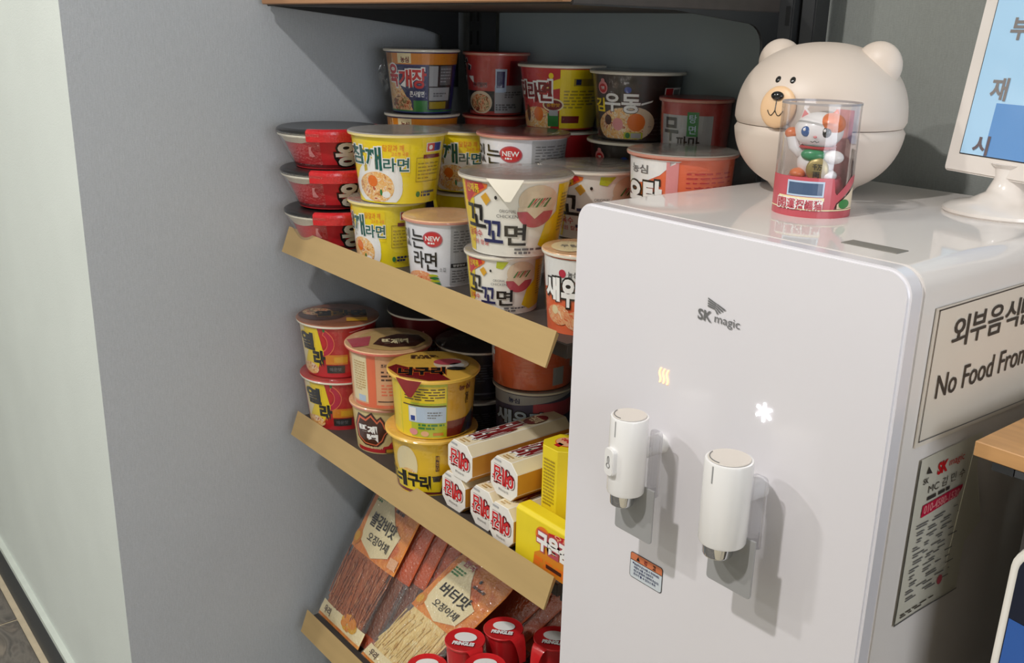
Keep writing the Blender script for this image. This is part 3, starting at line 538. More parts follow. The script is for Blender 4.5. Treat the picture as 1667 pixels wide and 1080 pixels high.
# back row, three high
def tower(px, py, zr, D, body, lid, label, lowlabel, names, rb=.76, rim='rim_white', a0=0, lowbody=None):
    h = (zr-S1)/3
    c(px, py, S1+h, D*.93, S1, lowbody or body, lid, None, names[2], group=SHELF_TOP, rim=rim, film=False, rb=rb)
    c(px, py, S1+2*h, D, S1+h, lowbody or body, lid, lowlabel, names[1], group=SHELF_TOP, rim=rim, film=False, rb=rb, a0=a0)
    c(px, py, zr, D, S1+2*h, body, lid, label, names[0], group=SHELF_TOP, rim=rim, rb=rb, a0=a0)
tower(-1.232, .820, -.031, .112, C_NAVY, L_GREY, lab_beef, lab_beef, ('blue noodle cup with red letters and orange band, topmost at the back by the wall',
      'blue noodle cup with orange band showing only its rim under the top back one', 'blue noodle cup hidden at the foot of the back stack by the wall'), a0=.05)
tower(-1.176, .914, -.034, .100, mat('cup_faded_red', (188, 62, 54), .36, coat=.3, noise_amt=.08), L_RED, lab_spicy, None, ('red noodle cup with food photo and grey panel, on top right of the blue one',
      'red noodle cup with pale rim under the top red one in the back row', 'red noodle cup hidden at the foot of the red back stack'), rim='rim_rose', a0=-.1)
tower(-1.030, .914, -.0450, .121, C_RED, L_GREY, lab_jin, None, ('red and yellow noodle cup with outlined letters, on top of the back row',
      'red noodle cup under the red and yellow top one, behind the white bowl', 'red noodle cup hidden at the foot of the red and yellow stack'), a0=-.05)
tower(-.892, .920, -.0475, .122, C_BLACK, L_GREY, lab_udon, lab_udon, ('black noodle cup with white letters and a noodle photo, on top of the back row',
      'black noodle cup with pink emblem showing under the top black one', 'black noodle cup hidden at the foot of the black back stack'), a0=.02)
tower(-.782, .908, -.0735, .088, mat('cup_brick_red', (184, 66, 60), .4, coat=.3, noise_amt=.04), L_RED, lab_radish, None, ('small brick red noodle cup with grey panel and black letters, beside the bear ear',
      'brick red noodle cup behind the orange bowl under the top one', 'brick red noodle cup hidden at the foot of its stack'), rim='rim_rose', rb=.86, a0=-.15)
# middle shelf
def lid_hot(d):
    d.ell(-.35, .1, .6, .55, 'print_brown', 0); d.text('열라면', -.55, -.15, .7, .35, 'print_black', .06, 2, 'print_gold', .02); d.ell(-.5, .3, .35, .3, 'print_stew', 1); d.rect(.2, -.6, .7, -.3, 'print_gold', 1)
c(-1.240, .676, -.4975, .122, S2, C_RED, L_RED, lab_hot, 'lower red noodle cup with yellow flame letters by the wall, on the middle shelf', group=SHELF_MID, rb=.78, a0=.06)
c(-1.245, .676, -.4135, .122, -.4975, C_RED, L_BROWN, lab_hot, 'upper red noodle cup with printed brown lid and yellow flame letters by the wall', group=SHELF_MID, rb=.78, lidprint=lid_hot, a0=-.04)
def lid_flame(d):
    d.ell(.1, .05, .82, .82, 'print_tan', 0); d.poly([(-.35, -.3), (.05, -.55), (.6, -.5), (.85, -.1), (.7, .35), (.2, .45), (-.2, .15)], 'print_brown', 1); d.text('빨계떡', -.15, -.32, .45, .08, 'print_cream', .06, 2)
    d.poly([(-.95, .1), (-.4, .3), (-.45, -.4), (-.8, -.5)], 'print_rose', 1)
c(-1.122, .682, -.507, .104, S2, mat('cup_tan_cream', (234, 212, 150), .4, coat=.25, noise_amt=.03), L_PEACH, lab_flame, 'small cream noodle cup with brown flame emblem, second stack from the wall', group=SHELF_MID, rb=.8, rim='rim_rose')
c(-1.116, .684, -.421, .122, -.507, C_PEACH, L_PEACH, lab_panel, 'peach noodle bowl with text panel and cream brown lid on the cup with flame emblem', group=SHELF_MID, rb=.82, rim=mat('rim_coral', (226, 120, 104), .4, noise_amt=.03), lidprint=lid_flame, flange=.9)
def lid_gold(d):
    d.poly([(-.98, -.1), (-.7, -.65), (-.1, -.95), (.35, -.9), (.1, -.45), (-.3, -.3), (-.8, .1)], 'print_darkred', 1)
    d.text('너구리', -.75, -.62, .25, -.12, 'print_black', .06, 3, 'print_orange', .03); d.ell(.38, .1, .38, .36, 'print_beige', 1); d.ell(.30, .22, .3, .2, 'print_rose', 2); d.ell(.5, .0, .16, .14, 'print_white', 2); d.ell(.48, -.2, .2, .1, 'print_charcoal', 2); d.lines(-.5, .45, .1, .7, 3, 'print_brown', 2)
c(-.980, .664, -.496, .1205, S2, mat('cup_udon_yellow', (244, 200, 34), .36, coat=.3, noise_amt=.03), L_GOLD, lab_udon_yellow, 'lower yellow noodle bowl with black letters and dark red foot, at the brass rail', group=SHELF_MID, rb=.74, rim=mat('rim_yellow', (250, 206, 90), .4, noise_amt=.02), flange=.88)
c(-.975, .664, -.4145, .1190, -.496, mat('cup_udon_yellow', (0, 0, 0)), L_GOLD, lab_udon_yellow_back, 'upper yellow noodle bowl with white text panel and torn red foil lid', group=SHELF_MID, rb=.82, rim='rim_yellow', lidprint=lid_gold, flange=.9, tab=(-.55, mat('foil_dark_red', (130, 36, 40), .25, coat=.4, noise_amt=.1)))
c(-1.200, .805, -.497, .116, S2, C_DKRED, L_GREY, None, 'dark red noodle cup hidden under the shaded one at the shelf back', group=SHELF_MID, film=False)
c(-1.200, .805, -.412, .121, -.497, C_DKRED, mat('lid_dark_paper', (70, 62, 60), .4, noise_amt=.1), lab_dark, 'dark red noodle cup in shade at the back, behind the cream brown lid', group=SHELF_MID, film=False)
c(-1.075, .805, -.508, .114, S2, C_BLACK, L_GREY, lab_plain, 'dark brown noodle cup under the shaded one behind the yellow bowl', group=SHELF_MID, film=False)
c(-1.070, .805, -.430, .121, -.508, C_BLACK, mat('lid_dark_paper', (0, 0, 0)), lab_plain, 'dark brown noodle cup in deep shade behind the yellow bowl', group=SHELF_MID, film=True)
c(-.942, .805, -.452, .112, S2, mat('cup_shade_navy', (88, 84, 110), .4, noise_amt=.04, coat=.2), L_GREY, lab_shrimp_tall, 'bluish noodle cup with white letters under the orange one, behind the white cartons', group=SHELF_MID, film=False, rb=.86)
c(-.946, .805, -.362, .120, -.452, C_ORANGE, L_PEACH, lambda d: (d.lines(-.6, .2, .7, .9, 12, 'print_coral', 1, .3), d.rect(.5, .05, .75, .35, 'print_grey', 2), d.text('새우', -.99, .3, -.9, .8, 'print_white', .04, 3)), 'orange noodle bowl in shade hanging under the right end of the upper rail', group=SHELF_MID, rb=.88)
# crinkled ends of shrink wrap
def tail(cup_obj, a, z0, z1, ln):
    R_ = max(abs(v.co.x) for o in cup_obj.children if o.name.startswith('rim') for v in o.data.vertices)
    b = MB(); b.closed = False; vs = []
    for i in range(7):
        k = i/6; z = z0+(z1-z0)*k; r0 = R_*(.86+.10*k); l = ln*math.sin(PI*(.15+.8*k))
        for q in range(4):
            r = r0+l*q/3; aa = a+.10*math.sin(i*2.1+q*1.7)
            vs.append((r*math.sin(aa), -r*math.cos(aa), z+.003*math.sin(q*2.3+i)))
    b.add(vs, [(i*4+q, i*4+q+1, i*4+q+5, i*4+q+4) for i in range(6) for q in range(3)], WRINKLE); b.build('film_tail', cup_obj, True, angle=20)
for o in list(COL.objects):
    lb = o.get('label', '')
    if lb.startswith('blue noodle cup with red letters and orange band, topmost'): tail(o, -1.45, .03, .075, .014)
    if lb.startswith('dark brown noodle cup in deep'): tail(o, -.9, .05, .085, .03)
    if lb.startswith('yellow noodle bowl in shade'): tail(o, 1.1, .02, .08, .010)
    if lb.startswith('orange noodle bowl in shade'): tail(o, 1.2, .02, .07, .02)

# ------------------------------------------------------------------ snack cartons on the middle shelf
carton_y = mat('carton_cream', (236, 222, 188), .4, coat=.2, noise_amt=.03); carton_w = mat('carton_white', (238, 234, 226), .4, coat=.2, noise_amt=.02)
carton_o = mat('carton_amber', (214, 150, 56), .4, coat=.2, noise_amt=.05); carton_l = mat('carton_yellow', (240, 216, 40), .4, coat=.2, noise_amt=.03)
def octa(w, h, c1=.23):
    a = c1*w; b = c1*h
    return [(-w/2+a, 0), (w/2-a, 0), (w/2, b), (w/2, h-b), (w/2-a, h), (-w/2+a, h), (-w/2, h-b), (-w/2, b)]
def carton(x, y, z, w, h, L, txt, rz=0):
    t = thing('snack_carton', txt, 'carton', (x, y, z), rz, 'white ended snack cartons')
    b = MB(); q = octa(w, h)
    n = 8; vs = [(p[0], 0, p[1]) for p in q]+[(p[0], L, p[1]) for p in q]
    b.add(vs, [tuple(range(8))], carton_w); b.add(vs, [tuple(range(15, 7, -1))], carton_w)
    for i in range(n):
        b.add([vs[i], vs[i+n], vs[(i+1) % n+n], vs[(i+1) % n]], [(0, 1, 2, 3)], {2: carton_o, 6: carton_o, 1: carton_o, 7: carton_o}.get(i, carton_y))
    b.build('carton_body', t, bevel=.0006, seg=1)
    d = Print(lambda u, v, l: (u*w, -.0003-l, v*h)); d.text('예', .40, .76, -.02, .32, 'print_red', .03, 4, 'print_white', .05); d.text('감', -.04, .76, -.38, .36, 'print_red', .03, 4, 'print_white', .05)
    d.text('예감', .43, .79, -.41, .29, 'print_darkred', .11, 1); d.text('오리지널', .2, .22, -.16, .16, 'print_midgrey', .01, 2); d.rect(-.34, .88, -.1, .93, 'print_grey', 1); d.build('end_print', t)
    d = Print(lambda u, v, l: (u*w*.265, v*L, h+.0003+l)); d.text('예감', .9, .62, -.9, .12, 'print_darkred', .04, 3, 'print_white', .05); d.ell(0, .75, .8, .12, 'print_darkred', 1); d.text('구운감자칩', -.7, .7, .7, .8, 'print_cream', .03, 2); d.lines(-.6, .02, .4, .08, 2, 'print_tan', 1); d.build('top_print', t)
carton(-.897, .640, S2, .049, .048, .15, 'white ended snack carton at the bottom left of the pile on the middle shelf')
carton(-.881, .638, S2+.048, .050, .049, .16, 'white ended snack carton on top left of the pile, nearest the yellow bowls')
carton(-.838, .640, S2, .047, .052, .15, 'white ended snack carton in the bottom middle of the pile, half covered')
carton(-.805, .646, S2+.052, .050, .049, .15, 'white ended snack carton on top right of the pile, amber side showing')
carton(-.792, .633, S2, .045, .0515, .15, 'white ended snack carton at the bottom right, beside the yellow lying carton')
t = thing('yellow_carton', 'bright yellow snack carton lying along the brass rail beside the white cartons', 'carton', (-.7685, .636, S2))
b = MB(); b.prism([(0, 0), (.026, 0), (.026, .056), (.02, .062), (.004, .062), (0, .058)], 0, 0, .115, carton_l); b.build('carton_body', t, bevel=.0006, seg=1)
d = Print(lambda u, v, l: (u*.115, -.0003-l, v*.058)); d.poly([(.28, 0), (1, 0), (1, .45), (.5, .55), (.3, .3)], 'print_amber', 0); d.lines(.3, .05, .95, .25, 2, 'print_orange', 1, .8)
d.ell(.42, .72, .11, .2, 'print_orange', 1); d.text('구운감자', .34, .42, .98, .84, 'print_white', .07, 5, 'print_rose', .07); d.poly([(.52, .72), (.9, .86), (.9, 1), (.5, .88)], 'print_red', 2); d.text('오븐', .58, .80, .82, .93, 'print_peach', .02, 3); d.rect(.48, .12, .7, .2, 'print_brown', 3); d.build('front_print', t)
for (x, y, h, w_, txt) in ((-.749, .690, .130, .046, 'tall yellow snack carton standing upright behind the lying one'), (-.703, .687, .118, .042, 'shorter yellow snack carton standing upright at the dispenser edge')):
    t = thing('standing_carton', txt, 'carton', (x, y, S2), 0, 'yellow cartons standing upright')
    b = MB(); q = [(p[0], p[1]-w_/2) for p in octa(w_, w_)]; b.prism(q, 2, 0, h, carton_l); b.build('carton_body', t, bevel=.0006, seg=1)
    d = Print(lambda u, v, l: (u*w_*.5, -w_/2*1.0-.0003-l, v*h)); d.text('구운감자', -.36, .2, .36, .34, 'print_orange', .05, 2, 'print_white', .05); d.lines(-.40, .45, .40, .9, 14, 'print_olive', 1, .5); d.build('front_print', t)
    cx = w_*.36
    d = Print(lambda u, v, l: (-w_*.5+u*w_*.28-.0003*0-l*.7, -w_*.22-u*w_*.28-l*.7, v*h)); d.text('구운감자', .2, .3, .8, .8, 'print_white', .06, 3, 'print_orange', .06); d.ell(.5, .18, .4, .08, 'print_amber', 1); d.ell(.4, .9, .3, .04, 'print_orange', 1); d.build('side_print', t)
    d = Print(lambda u, v, l: (u*w_*.4, v*w_*.4, h+.0003+l)); d.ell(0, .1, .75, .7, 'print_orange', 0); d.ell(0, .1, .7, .62, 'print_peach', 1); d.text('구운감자', -.55, 0, .55, .4, 'print_red', .06, 2); d.rect(-.2, -.8, .2, -.3, 'print_red', 1); d.build('top_print', t)

# ------------------------------------------------------------------ dried squid bags on the lowest shelf
squid_red = blend_mat('squid_strips_red', [(104, 50, 26), (184, 104, 60), (134, 70, 38), (208, 142, 96)], 30, stretch=(7, 1, 1), rough=.5, coat=0)
squid_pale = blend_mat('squid_strips_pale', [(206, 164, 92), (244, 222, 160), (226, 190, 118), (250, 236, 188)], 26, stretch=(7, 1, 1), rough=.5, coat=0)
bag_or = blend_mat('bag_orange_print', [(214, 104, 36), (240, 152, 66), (228, 128, 50), (248, 172, 92)], 14, rough=.28, coat=.3)
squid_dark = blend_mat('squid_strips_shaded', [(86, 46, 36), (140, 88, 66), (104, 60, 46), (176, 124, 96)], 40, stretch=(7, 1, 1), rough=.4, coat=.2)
bag_side = mat('bag_brown_back', (196, 88, 46), .28, coat=.4, noise_amt=.18, noise_scale=14)
def bag(base, wid, axis, ln, name_txt, kind, group, front, seed=0):
    """pouch leaning back: base = lower left corner, axis = up direction of the pouch, width along X"""
    t = thing('squid_bag', name_txt, 'snack bag', base, 0, group)
    A = Vector(axis).normalized(); Wd = Vector((1, 0, 0)); N = Wd.cross(A).normalized()
    if N.y > 0: N = -N
    rr = random.Random(seed)
    def surf(u, v, side):
        th = .0045*min(1, max(.02, 6*u*(1-u)+.05))**.7*min(1, max(.01, 7*v*(1-v)+.02))**.7
        wob = .0016*noise.noise((u*3+seed, v*7, side*3)) if side > 0 else 0
        return Wd*(u*wid)+A*(v*ln)+N*((th+wob*min(1, 8*u*(1-u)))*side)
    def edge(u, v):           # rounded upper corners
        if v > .80:
            k = (v-.80)/.20; s = 1-.34*(1-math.sqrt(max(0, 1-k*k)))
            return .5+(u-.5)*s, v
        return u, v
    b = MB(); nu, nv = 12, 24
    vs = []
    for side in (1, -1):
        for j in range(nv+1):
            for i in range(nu+1):
                u, v = edge(i/nu, j/nv); vs.append(surf(u, v, side))
    k = (nu+1)*(nv+1)
    for j in range(nv):
        for i in range(nu):
            a = j*(nu+1)+i; f = (a, a+1, a+nu+2, a+nu+1)
            v = (j+.5)/nv; win = .10 < v < .46; rim_ = win and i in (0, nu-1)
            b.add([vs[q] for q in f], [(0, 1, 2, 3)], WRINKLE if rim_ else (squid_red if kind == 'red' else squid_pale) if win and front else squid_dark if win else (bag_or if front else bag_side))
            b.add([vs[q+k] for q in f], [(3, 2, 1, 0)], WRINKLE if rim_ else bag_side)
    b.closed = False
    b.build('pouch', t, True, angle=60)
    fmap = lambda u, v, l: surf(*edge(u, v), 1)+N*(l+.0004)
    if front:
        m = squid_red if kind == 'red' else squid_pale
        s = MB()
        for i in range(26):
            u = .04+.035*i; a = rr.uniform(-.02, .02); v0, v1 = rr.uniform(.10, .16), rr.uniform(.38, .46)
            pts = [fmap(max(.02, min(.98, u+a*q)), v0+(v1-v0)*q/5, .0004+.0007*rr.random()) for q in range(6)]
            s.tube(pts, wid*.013*rr.uniform(.6, 1.3), m, 5)
        so = s.build('squid_strips', t, True); so['kind'] = 'stuff'
        d = Print(lambda u, v, l: fmap(u, v-.075 if v > .5 else v, l), .08, .05, lay=.0004)
        pv = 'print_cream'
        d.poly([(.14, .60), (.5, .54), (.80, .60), (.84, .74), (.66, .78), (.5, .86), (.36, .96), (.12, .94), (.10, .74)], pv, 1)
        d.text('불갈비맛' if kind == 'red' else '버터맛', .20, .70, .74, .785, 'print_black', .02, 4); d.text('오징어채', .28, .615, .74, .67, 'print_black', .01, 4)
        d.text('한국', .18, .92, .40, .965, 'print_rose', .03, 3); d.lines(.12, .84, .34, .90, 3, 'print_leaf', 3, .6); d.ell(.60, .90, .022, .013, 'print_black', 3); d.lines(.56, .84, .86, .87, 1, 'print_brown', 3)
        d.rect(.84, .56, .98, .62, 'print_peach', 2); d.rect(.0, .02, 1, .10, pv if kind == 'red' else 'print_cream', 0); d.text('우리', .1, .035, .26, .085, 'print_brown', .02, 3)
        for q in range(9): d.ell(.66+.1*math.cos(q*.7)*.9, .08+.03*math.sin(q*.7), .1-.008*q, .035-.003*q, 'print_amber' if q % 2 else 'print_gold', 2+q % 2)
        d.ell(.08, .60, .09, .05, 'print_amber', 2); d.ell(.07, .60, .06, .03, 'print_gold', 3); d.build('printed_label', t)
    if True:
        f = MB(); f.closed = False; n1 = 14
        fv = [fmap(i/10, j/n1, .0032+.0012*noise.noise((i*.9, j*.8, seed))) for j in range(n1+1) for i in range(11)]
        f.add(fv, [(j*11+i, j*11+i+1, j*11+i+12, j*11+i+11) for j in range(n1) for i in range(10)], WRINKLE); f.build('clear_film', t, True)
    return t
AX = (.10, .48, .93)
GL1, GL2 = 'orange squid bags leaning by the wall', 'orange squid bags leaning in the middle'
AXL = (.03, .10, .205); AXR = (.10, .11, .175)
bag((-1.278, .640, S3+.006), .128, AXL, .285, 'dried squid bag with brown strips and brush lettering, frontmost leaning by the wall', 'red', 'leaning dried squid bags', True, 1)
for k in range(3): bag((-1.250+.026*k, .652+.010*k, S3+.003), .128, AXL, .275+.004*k, ('brown backed squid bag directly behind the front bag by the wall', 'brown backed squid bag second behind the front bag by the wall', 'brown backed squid bag hindmost of the stack by the wall')[k], 'red', 'leaning dried squid bags', False, 3+k)
bag((-1.140, .640, S3+.006), .124, AXR, .268, 'dried squid bag with pale buttery strips and brush lettering, frontmost in the middle', 'pale', 'leaning dried squid bags', True, 2)
for k in range(3): bag((-1.106+.026*k, .688+.010*k, S3+.003), .124, AXR, .262+.004*k, ('brown backed squid bag just behind the buttery one', 'brown backed squid bag second behind the buttery one', 'brown backed squid bag hindmost behind the buttery one')[k], 'pale', 'leaning dried squid bags', False, 8+k)

# ------------------------------------------------------------------ chip tubs with red foil lids
tub_red = mat('tub_red', (196, 30, 36), .35, coat=.3, noise_amt=.04); foil_red = mat('foil_red', (214, 40, 44), .28, coat=.4, noise_amt=.06, noise_scale=60, bump=.25, bump_scale=120)
def tub(x, y, z0, h, D, txt, tabdir, rz, show=True):
    t = thing('chip_tub', txt, 'chip tub', (x, y, z0), rz, 'red lidded chip tubs'); R = D/2
    b = MB(); b.lathe([(0, .001), (R*.78, 0), (R*.80, .001), (R*.93, h-.004), (0, h-.004)], tub_red, 40); b.build('tub_body', t, True)
    b = MB(); b.closed = False; b.lathe([(R*.92, h-.005), (R*1.0, h-.003), (R*1.01, h-.001), (R*.98, h), (R*.92, h-.0008), (0, h-.0006)], foil_red, 48); lo = b.build('foil_lid', t, True)
    b = MB(); b.closed = False; vs = []
    for i in range(7):
        k = i/6; hw = .012*(1-.55*k); rr = R*.97+.004*k+.010*math.sin(k*1.5); zz = h+.0002-.034*k*k
        for q in (-1, 0, 1): vs.append((rr*math.sin(tabdir)+q*hw*math.cos(tabdir), -rr*math.cos(tabdir)+q*hw*math.sin(tabdir), zz+.001*(q == 0)))
    b.add(vs, [(i*3+q, i*3+q+1, i*3+q+4, i*3+q+3) for i in range(6) for q in (0, 1)], foil_red); b.build('pull_tab', lo, True)
    if show:
        d = Print(lambda u, v, l: (R*u, R*v, h+.0002+l)); d.ell(0, .16, .56, .38, 'print_white', 0, n=36); d.text('PRINGLES', -.54, -.56, .54, -.26, 'print_white', .06, 2, 'print_darkred', .03, shear=.1); d.build('lid_print', lo)
h = .0745
for (x, y, txt) in ((-.897, .725, 'rear red chip tub hidden under the top left pair'), (-.908, .668, 'red chip tub hidden beneath the middle lid'), (-.846, .655, 'red chip tub hidden beneath the front right lid'), (-.838, .766, 'red chip tub hidden beneath the lid next to the dispenser')):
    tub(x, y, S3, h, .054, txt, 0, .6, False)
tub(-.897, .725, S3+h, h, .0545, 'red chip tub lid with white oval, hindmost, just below the butter squid bag', .9, .72)
tub(-.908, .668, S3+h, h, .0545, 'red chip tub lid with white oval, in front of the butter squid bag', .7, .72)
tub(-.976, .652, S3, h, .0575, 'red chip tub lid, lowest and nearest, at the foot of the butter squid bag', .5, .95)
tub(-.846, .655, S3+h, h, .0550, 'red chip tub lid at the bottom of the picture right of the lowest one', .8, .95)
tub(-.838, .766, S3+h, h, .0560, 'red chip tub lid in shade half hidden by the dispenser edge', -.6, .72)
# clear bag of dark dried snack at the shelf back
t = thing('clear_snack_bag', 'clear crinkled bag of dark dried snack hanging below the right end of the rail', 'snack bag', (-.772, .802, S3))
dark_snack = blend_mat('dark_dried_snack', [(40, 30, 28), (110, 66, 56), (70, 80, 62), (140, 96, 80)], 50, rough=.5, coat=0)
b = MB()
for i in range(70):
    x, z = random.uniform(-.046, .046), random.uniform(.02, .225); y = random.uniform(-.008, .008)
    b.tube([(x, y-.004, z), (x+random.uniform(-.014, .014), y-.008, z+random.uniform(-.01, .01)), (x+random.uniform(-.02, .02), y, z+random.uniform(-.014, .014))], .003, dark_snack, 5)
so = b.build('snack_pieces', t, True); so['kind'] = 'stuff'
b = MB(); b.closed = False
def pill(i, j, s):
    u, v = i/14, j/18; th = .02*(max(0, 4*u*(1-u))**.6)*(max(0, 4*v*(1-v))**.5)
    return ((u-.5)*.115, -s*(th+.003*noise.noise((u*5, v*6, s))), v*.245)
for s in (1, -1): b.add([pill(i, j, s) for j in range(19) for i in range(15)], [(j*15+i, j*15+i+1, j*15+i+16, j*15+i+15) for j in range(18) for i in range(14)], WRINKLE)
b.build('pouch', t, True, angle=70)

# ------------------------------------------------------------------ water dispenser
DX0, DX1, DY0, DY1, DZ = -.649, -.320, .600, .960, -.1485
case = mat('dispenser_white', (228, 222, 217), .05, spec=.22, noise_amt=.006, noise_scale=3); panel = mat('dispenser_front_white', (228, 225, 229), .2, coat=.3, noise_amt=.004, noise_scale=3)
disp = thing('water_dispenser', 'tall white hot and cold water dispenser with two taps standing on the floor', 'water dispenser', (DX0, DY0, -CAM_Z))
W, DEP, HH = DX1-DX0, DY1-DY0, DZ+CAM_Z
def rounded(x0, x1, z0, z1, r, n=8, corners=(0, 0, 1, 1)):
    pts = []
    for k, (cx, cz, a) in enumerate(((x0, z0, PI), (x1, z0, 1.5*PI), (x1, z1, 0), (x0, z1, .5*PI))):
        if not corners[k]: pts.append((cx, cz)); continue
        ox = cx+r*(1 if cx == x0 else -1); oz = cz+r*(1 if cz == z0 else -1)
        for i in range(n+1): pts.append((ox+r*math.cos(a+PI/2*i/n), oz+r*math.sin(a+PI/2*i/n)))
    return pts
b = MB(); b.prism(rounded(0, W, 0, HH, .018, 10), 1, .0176, DEP, case); b.build('case', disp, True, bevel=.0015, seg=2, angle=30)
b = MB(); b.prism(rounded(0, W, .06, HH, .019, 10), 1, 0, .0174, panel); b.build('front_panel', disp, True, bevel=.0022, seg=3, angle=30)
b = MB(); b.box(.02, .03, .0, W-.02, .05, .062, blackm); b.build('kick_plate', disp)
b = MB(); b.box(W-.0845, .044, HH-.001, W-.0385, .0605, HH+.0006, mat('grey_slot', (128, 124, 116), .5, noise_amt=.05)); b.build('handle_slot', disp, bevel=.0004, seg=1)
PZ = lambda z: z+CAM_Z
dp = Print(lambda u, v, l: (u-DX0, -.0002-l, PZ(v)))
dg = mat('logo_grey', (112, 112, 112), .5, noise_amt=.02)
dp.text('SK', -.4980, -.2232, -.4835, -.2140, dg, .025, 2); dp.text('magic', -.4806, -.2240, -.4552, -.2152, dg, 0, 2)
for wing in (((-.4888, -.2031), (-.4886, -.2113), (-.4815, -.2120), (-.4793, -.2063)), ((-.4790, -.2062), (-.4812, -.2122), (-.4795, -.2155), (-.4700, -.2094))):
    a_, b_, c_, d_ = [Vector((p[0], p[1], 0)) for p in wing]
    for q in range(4):
        k0, k1 = q/4, q/4+.17
        dp.poly([tuple((a_+(b_-a_)*k0)[:2]), tuple((a_+(b_-a_)*k1)[:2]), tuple((d_+(c_-d_)*k1)[:2]), tuple((d_+(c_-d_)*k0)[:2])], dg, 2)
dp.build('logo_print', disp)
hot = mat('hot_icon_glow', (255, 196, 140), .5, emit=1.6, noise_amt=.0); cold = mat('cold_icon_glow', (255, 255, 255), .5, emit=2.6)
di = Print(lambda u, v, l: (u-DX0, -.0002-l, PZ(v)))
for k in (-1, 0, 1):
    x0 = -.5302+.0042*k; pts = [(x0+.0009*math.sin(i*.9), -.2895+.0135*i/8) for i in range(9)]
    di.poly([(x-.0009, z) for x, z in pts]+[(x+.0009, z) for x, z in reversed(pts)], hot, 1)
di.build('hot_icon', disp)
di = Print(lambda u, v, l: (u-DX0, -.0002-l, PZ(v)))
for k in range(3):
    a = PI/2+k*PI/3; ca, sa = math.cos(a), math.sin(a); px_, pz_ = -sa*.0011, ca*.0011; r = .0078
    di.poly([(-.4250+r*ca+px_, -.2819+r*sa+pz_), (-.4250-r*ca+px_, -.2819-r*sa+pz_), (-.4250-r*ca-px_, -.2819-r*sa-pz_), (-.4250+r*ca-px_, -.2819+r*sa-pz_)], cold, 1+k)
di.build('cold_icon', disp)
# warning sticker
ds = Print(lambda u, v, l: (u-DX0, -.0002-l, PZ(v)), lay=.00016)
x0, x1, z0, z1 = -.5552, -.5145, -.4895, -.4630
ds.poly(rounded(x0, x1, z0, z1, .003, 4, (1, 1, 1, 1)), 'print_charcoal', 0); ds.poly(rounded(x0+.0007, x1-.0007, z0+.0007, z1-.0007, .0025, 4, (1, 1, 1, 1)), mat('sticker_pale', (206, 214, 220), .4, noise_amt=.02), 1); ds.poly(rounded(x0+.0007, x1-.0007, z1-.0078, z1-.0007, .002, 4, (0, 0, 1, 1)), mat('sticker_orange', (208, 122, 82), .4, noise_amt=.03), 2); ds.rect(x0+.0007, z1-.0082, x1-.0007, z1-.0076, 'print_charcoal', 3)
ds.poly([(x0+.008, z1-.0066), (x0+.0125, z1-.0066), (x0+.0102, z1-.0022)], 'print_black', 3); ds.text('경', x0+.0175, z1-.0067, x0+.0215, z1-.0022, 'print_darkred', .04, 3); ds.text('고', x0+.0285, z1-.0067, x0+.0325, z1-.0022, 'print_black', .04, 3); ds.ell(x0+.0045, z1-.0105, .0008, .0009, 'print_navy', 3)
for k, (s, xe) in enumerate((('화상주의 온수사용 시 주의하세요', .037), ('어린이 사용 시 보호자가', .030), ('반드시 함께하여 사용하여 주십시오', .037), ('온수가 튈 수 있으니 주의', .033))): ds.text(s, x0+.0055, z1-.0125-.0034*k, x0+xe, z1-.0098-.0034*k, 'print_navy', .02, 3)
ds.build('warning_sticker', disp)
capm = mat('tap_cap_beige', (214, 206, 196), .35, noise_amt=.01); chrome = mat('chrome', (210, 214, 220), .06, metal=1, noise_amt=.01); padm = mat('lever_grey', (158, 158, 158), .3, coat=.2, noise_amt=.01)
ACRYL = film_mat('clear_acrylic', .14, .7, .05, (250, 250, 252), .25, 60)
tapw = mat('tap_white', (238, 236, 234), .25, coat=.3, noise_amt=.004)
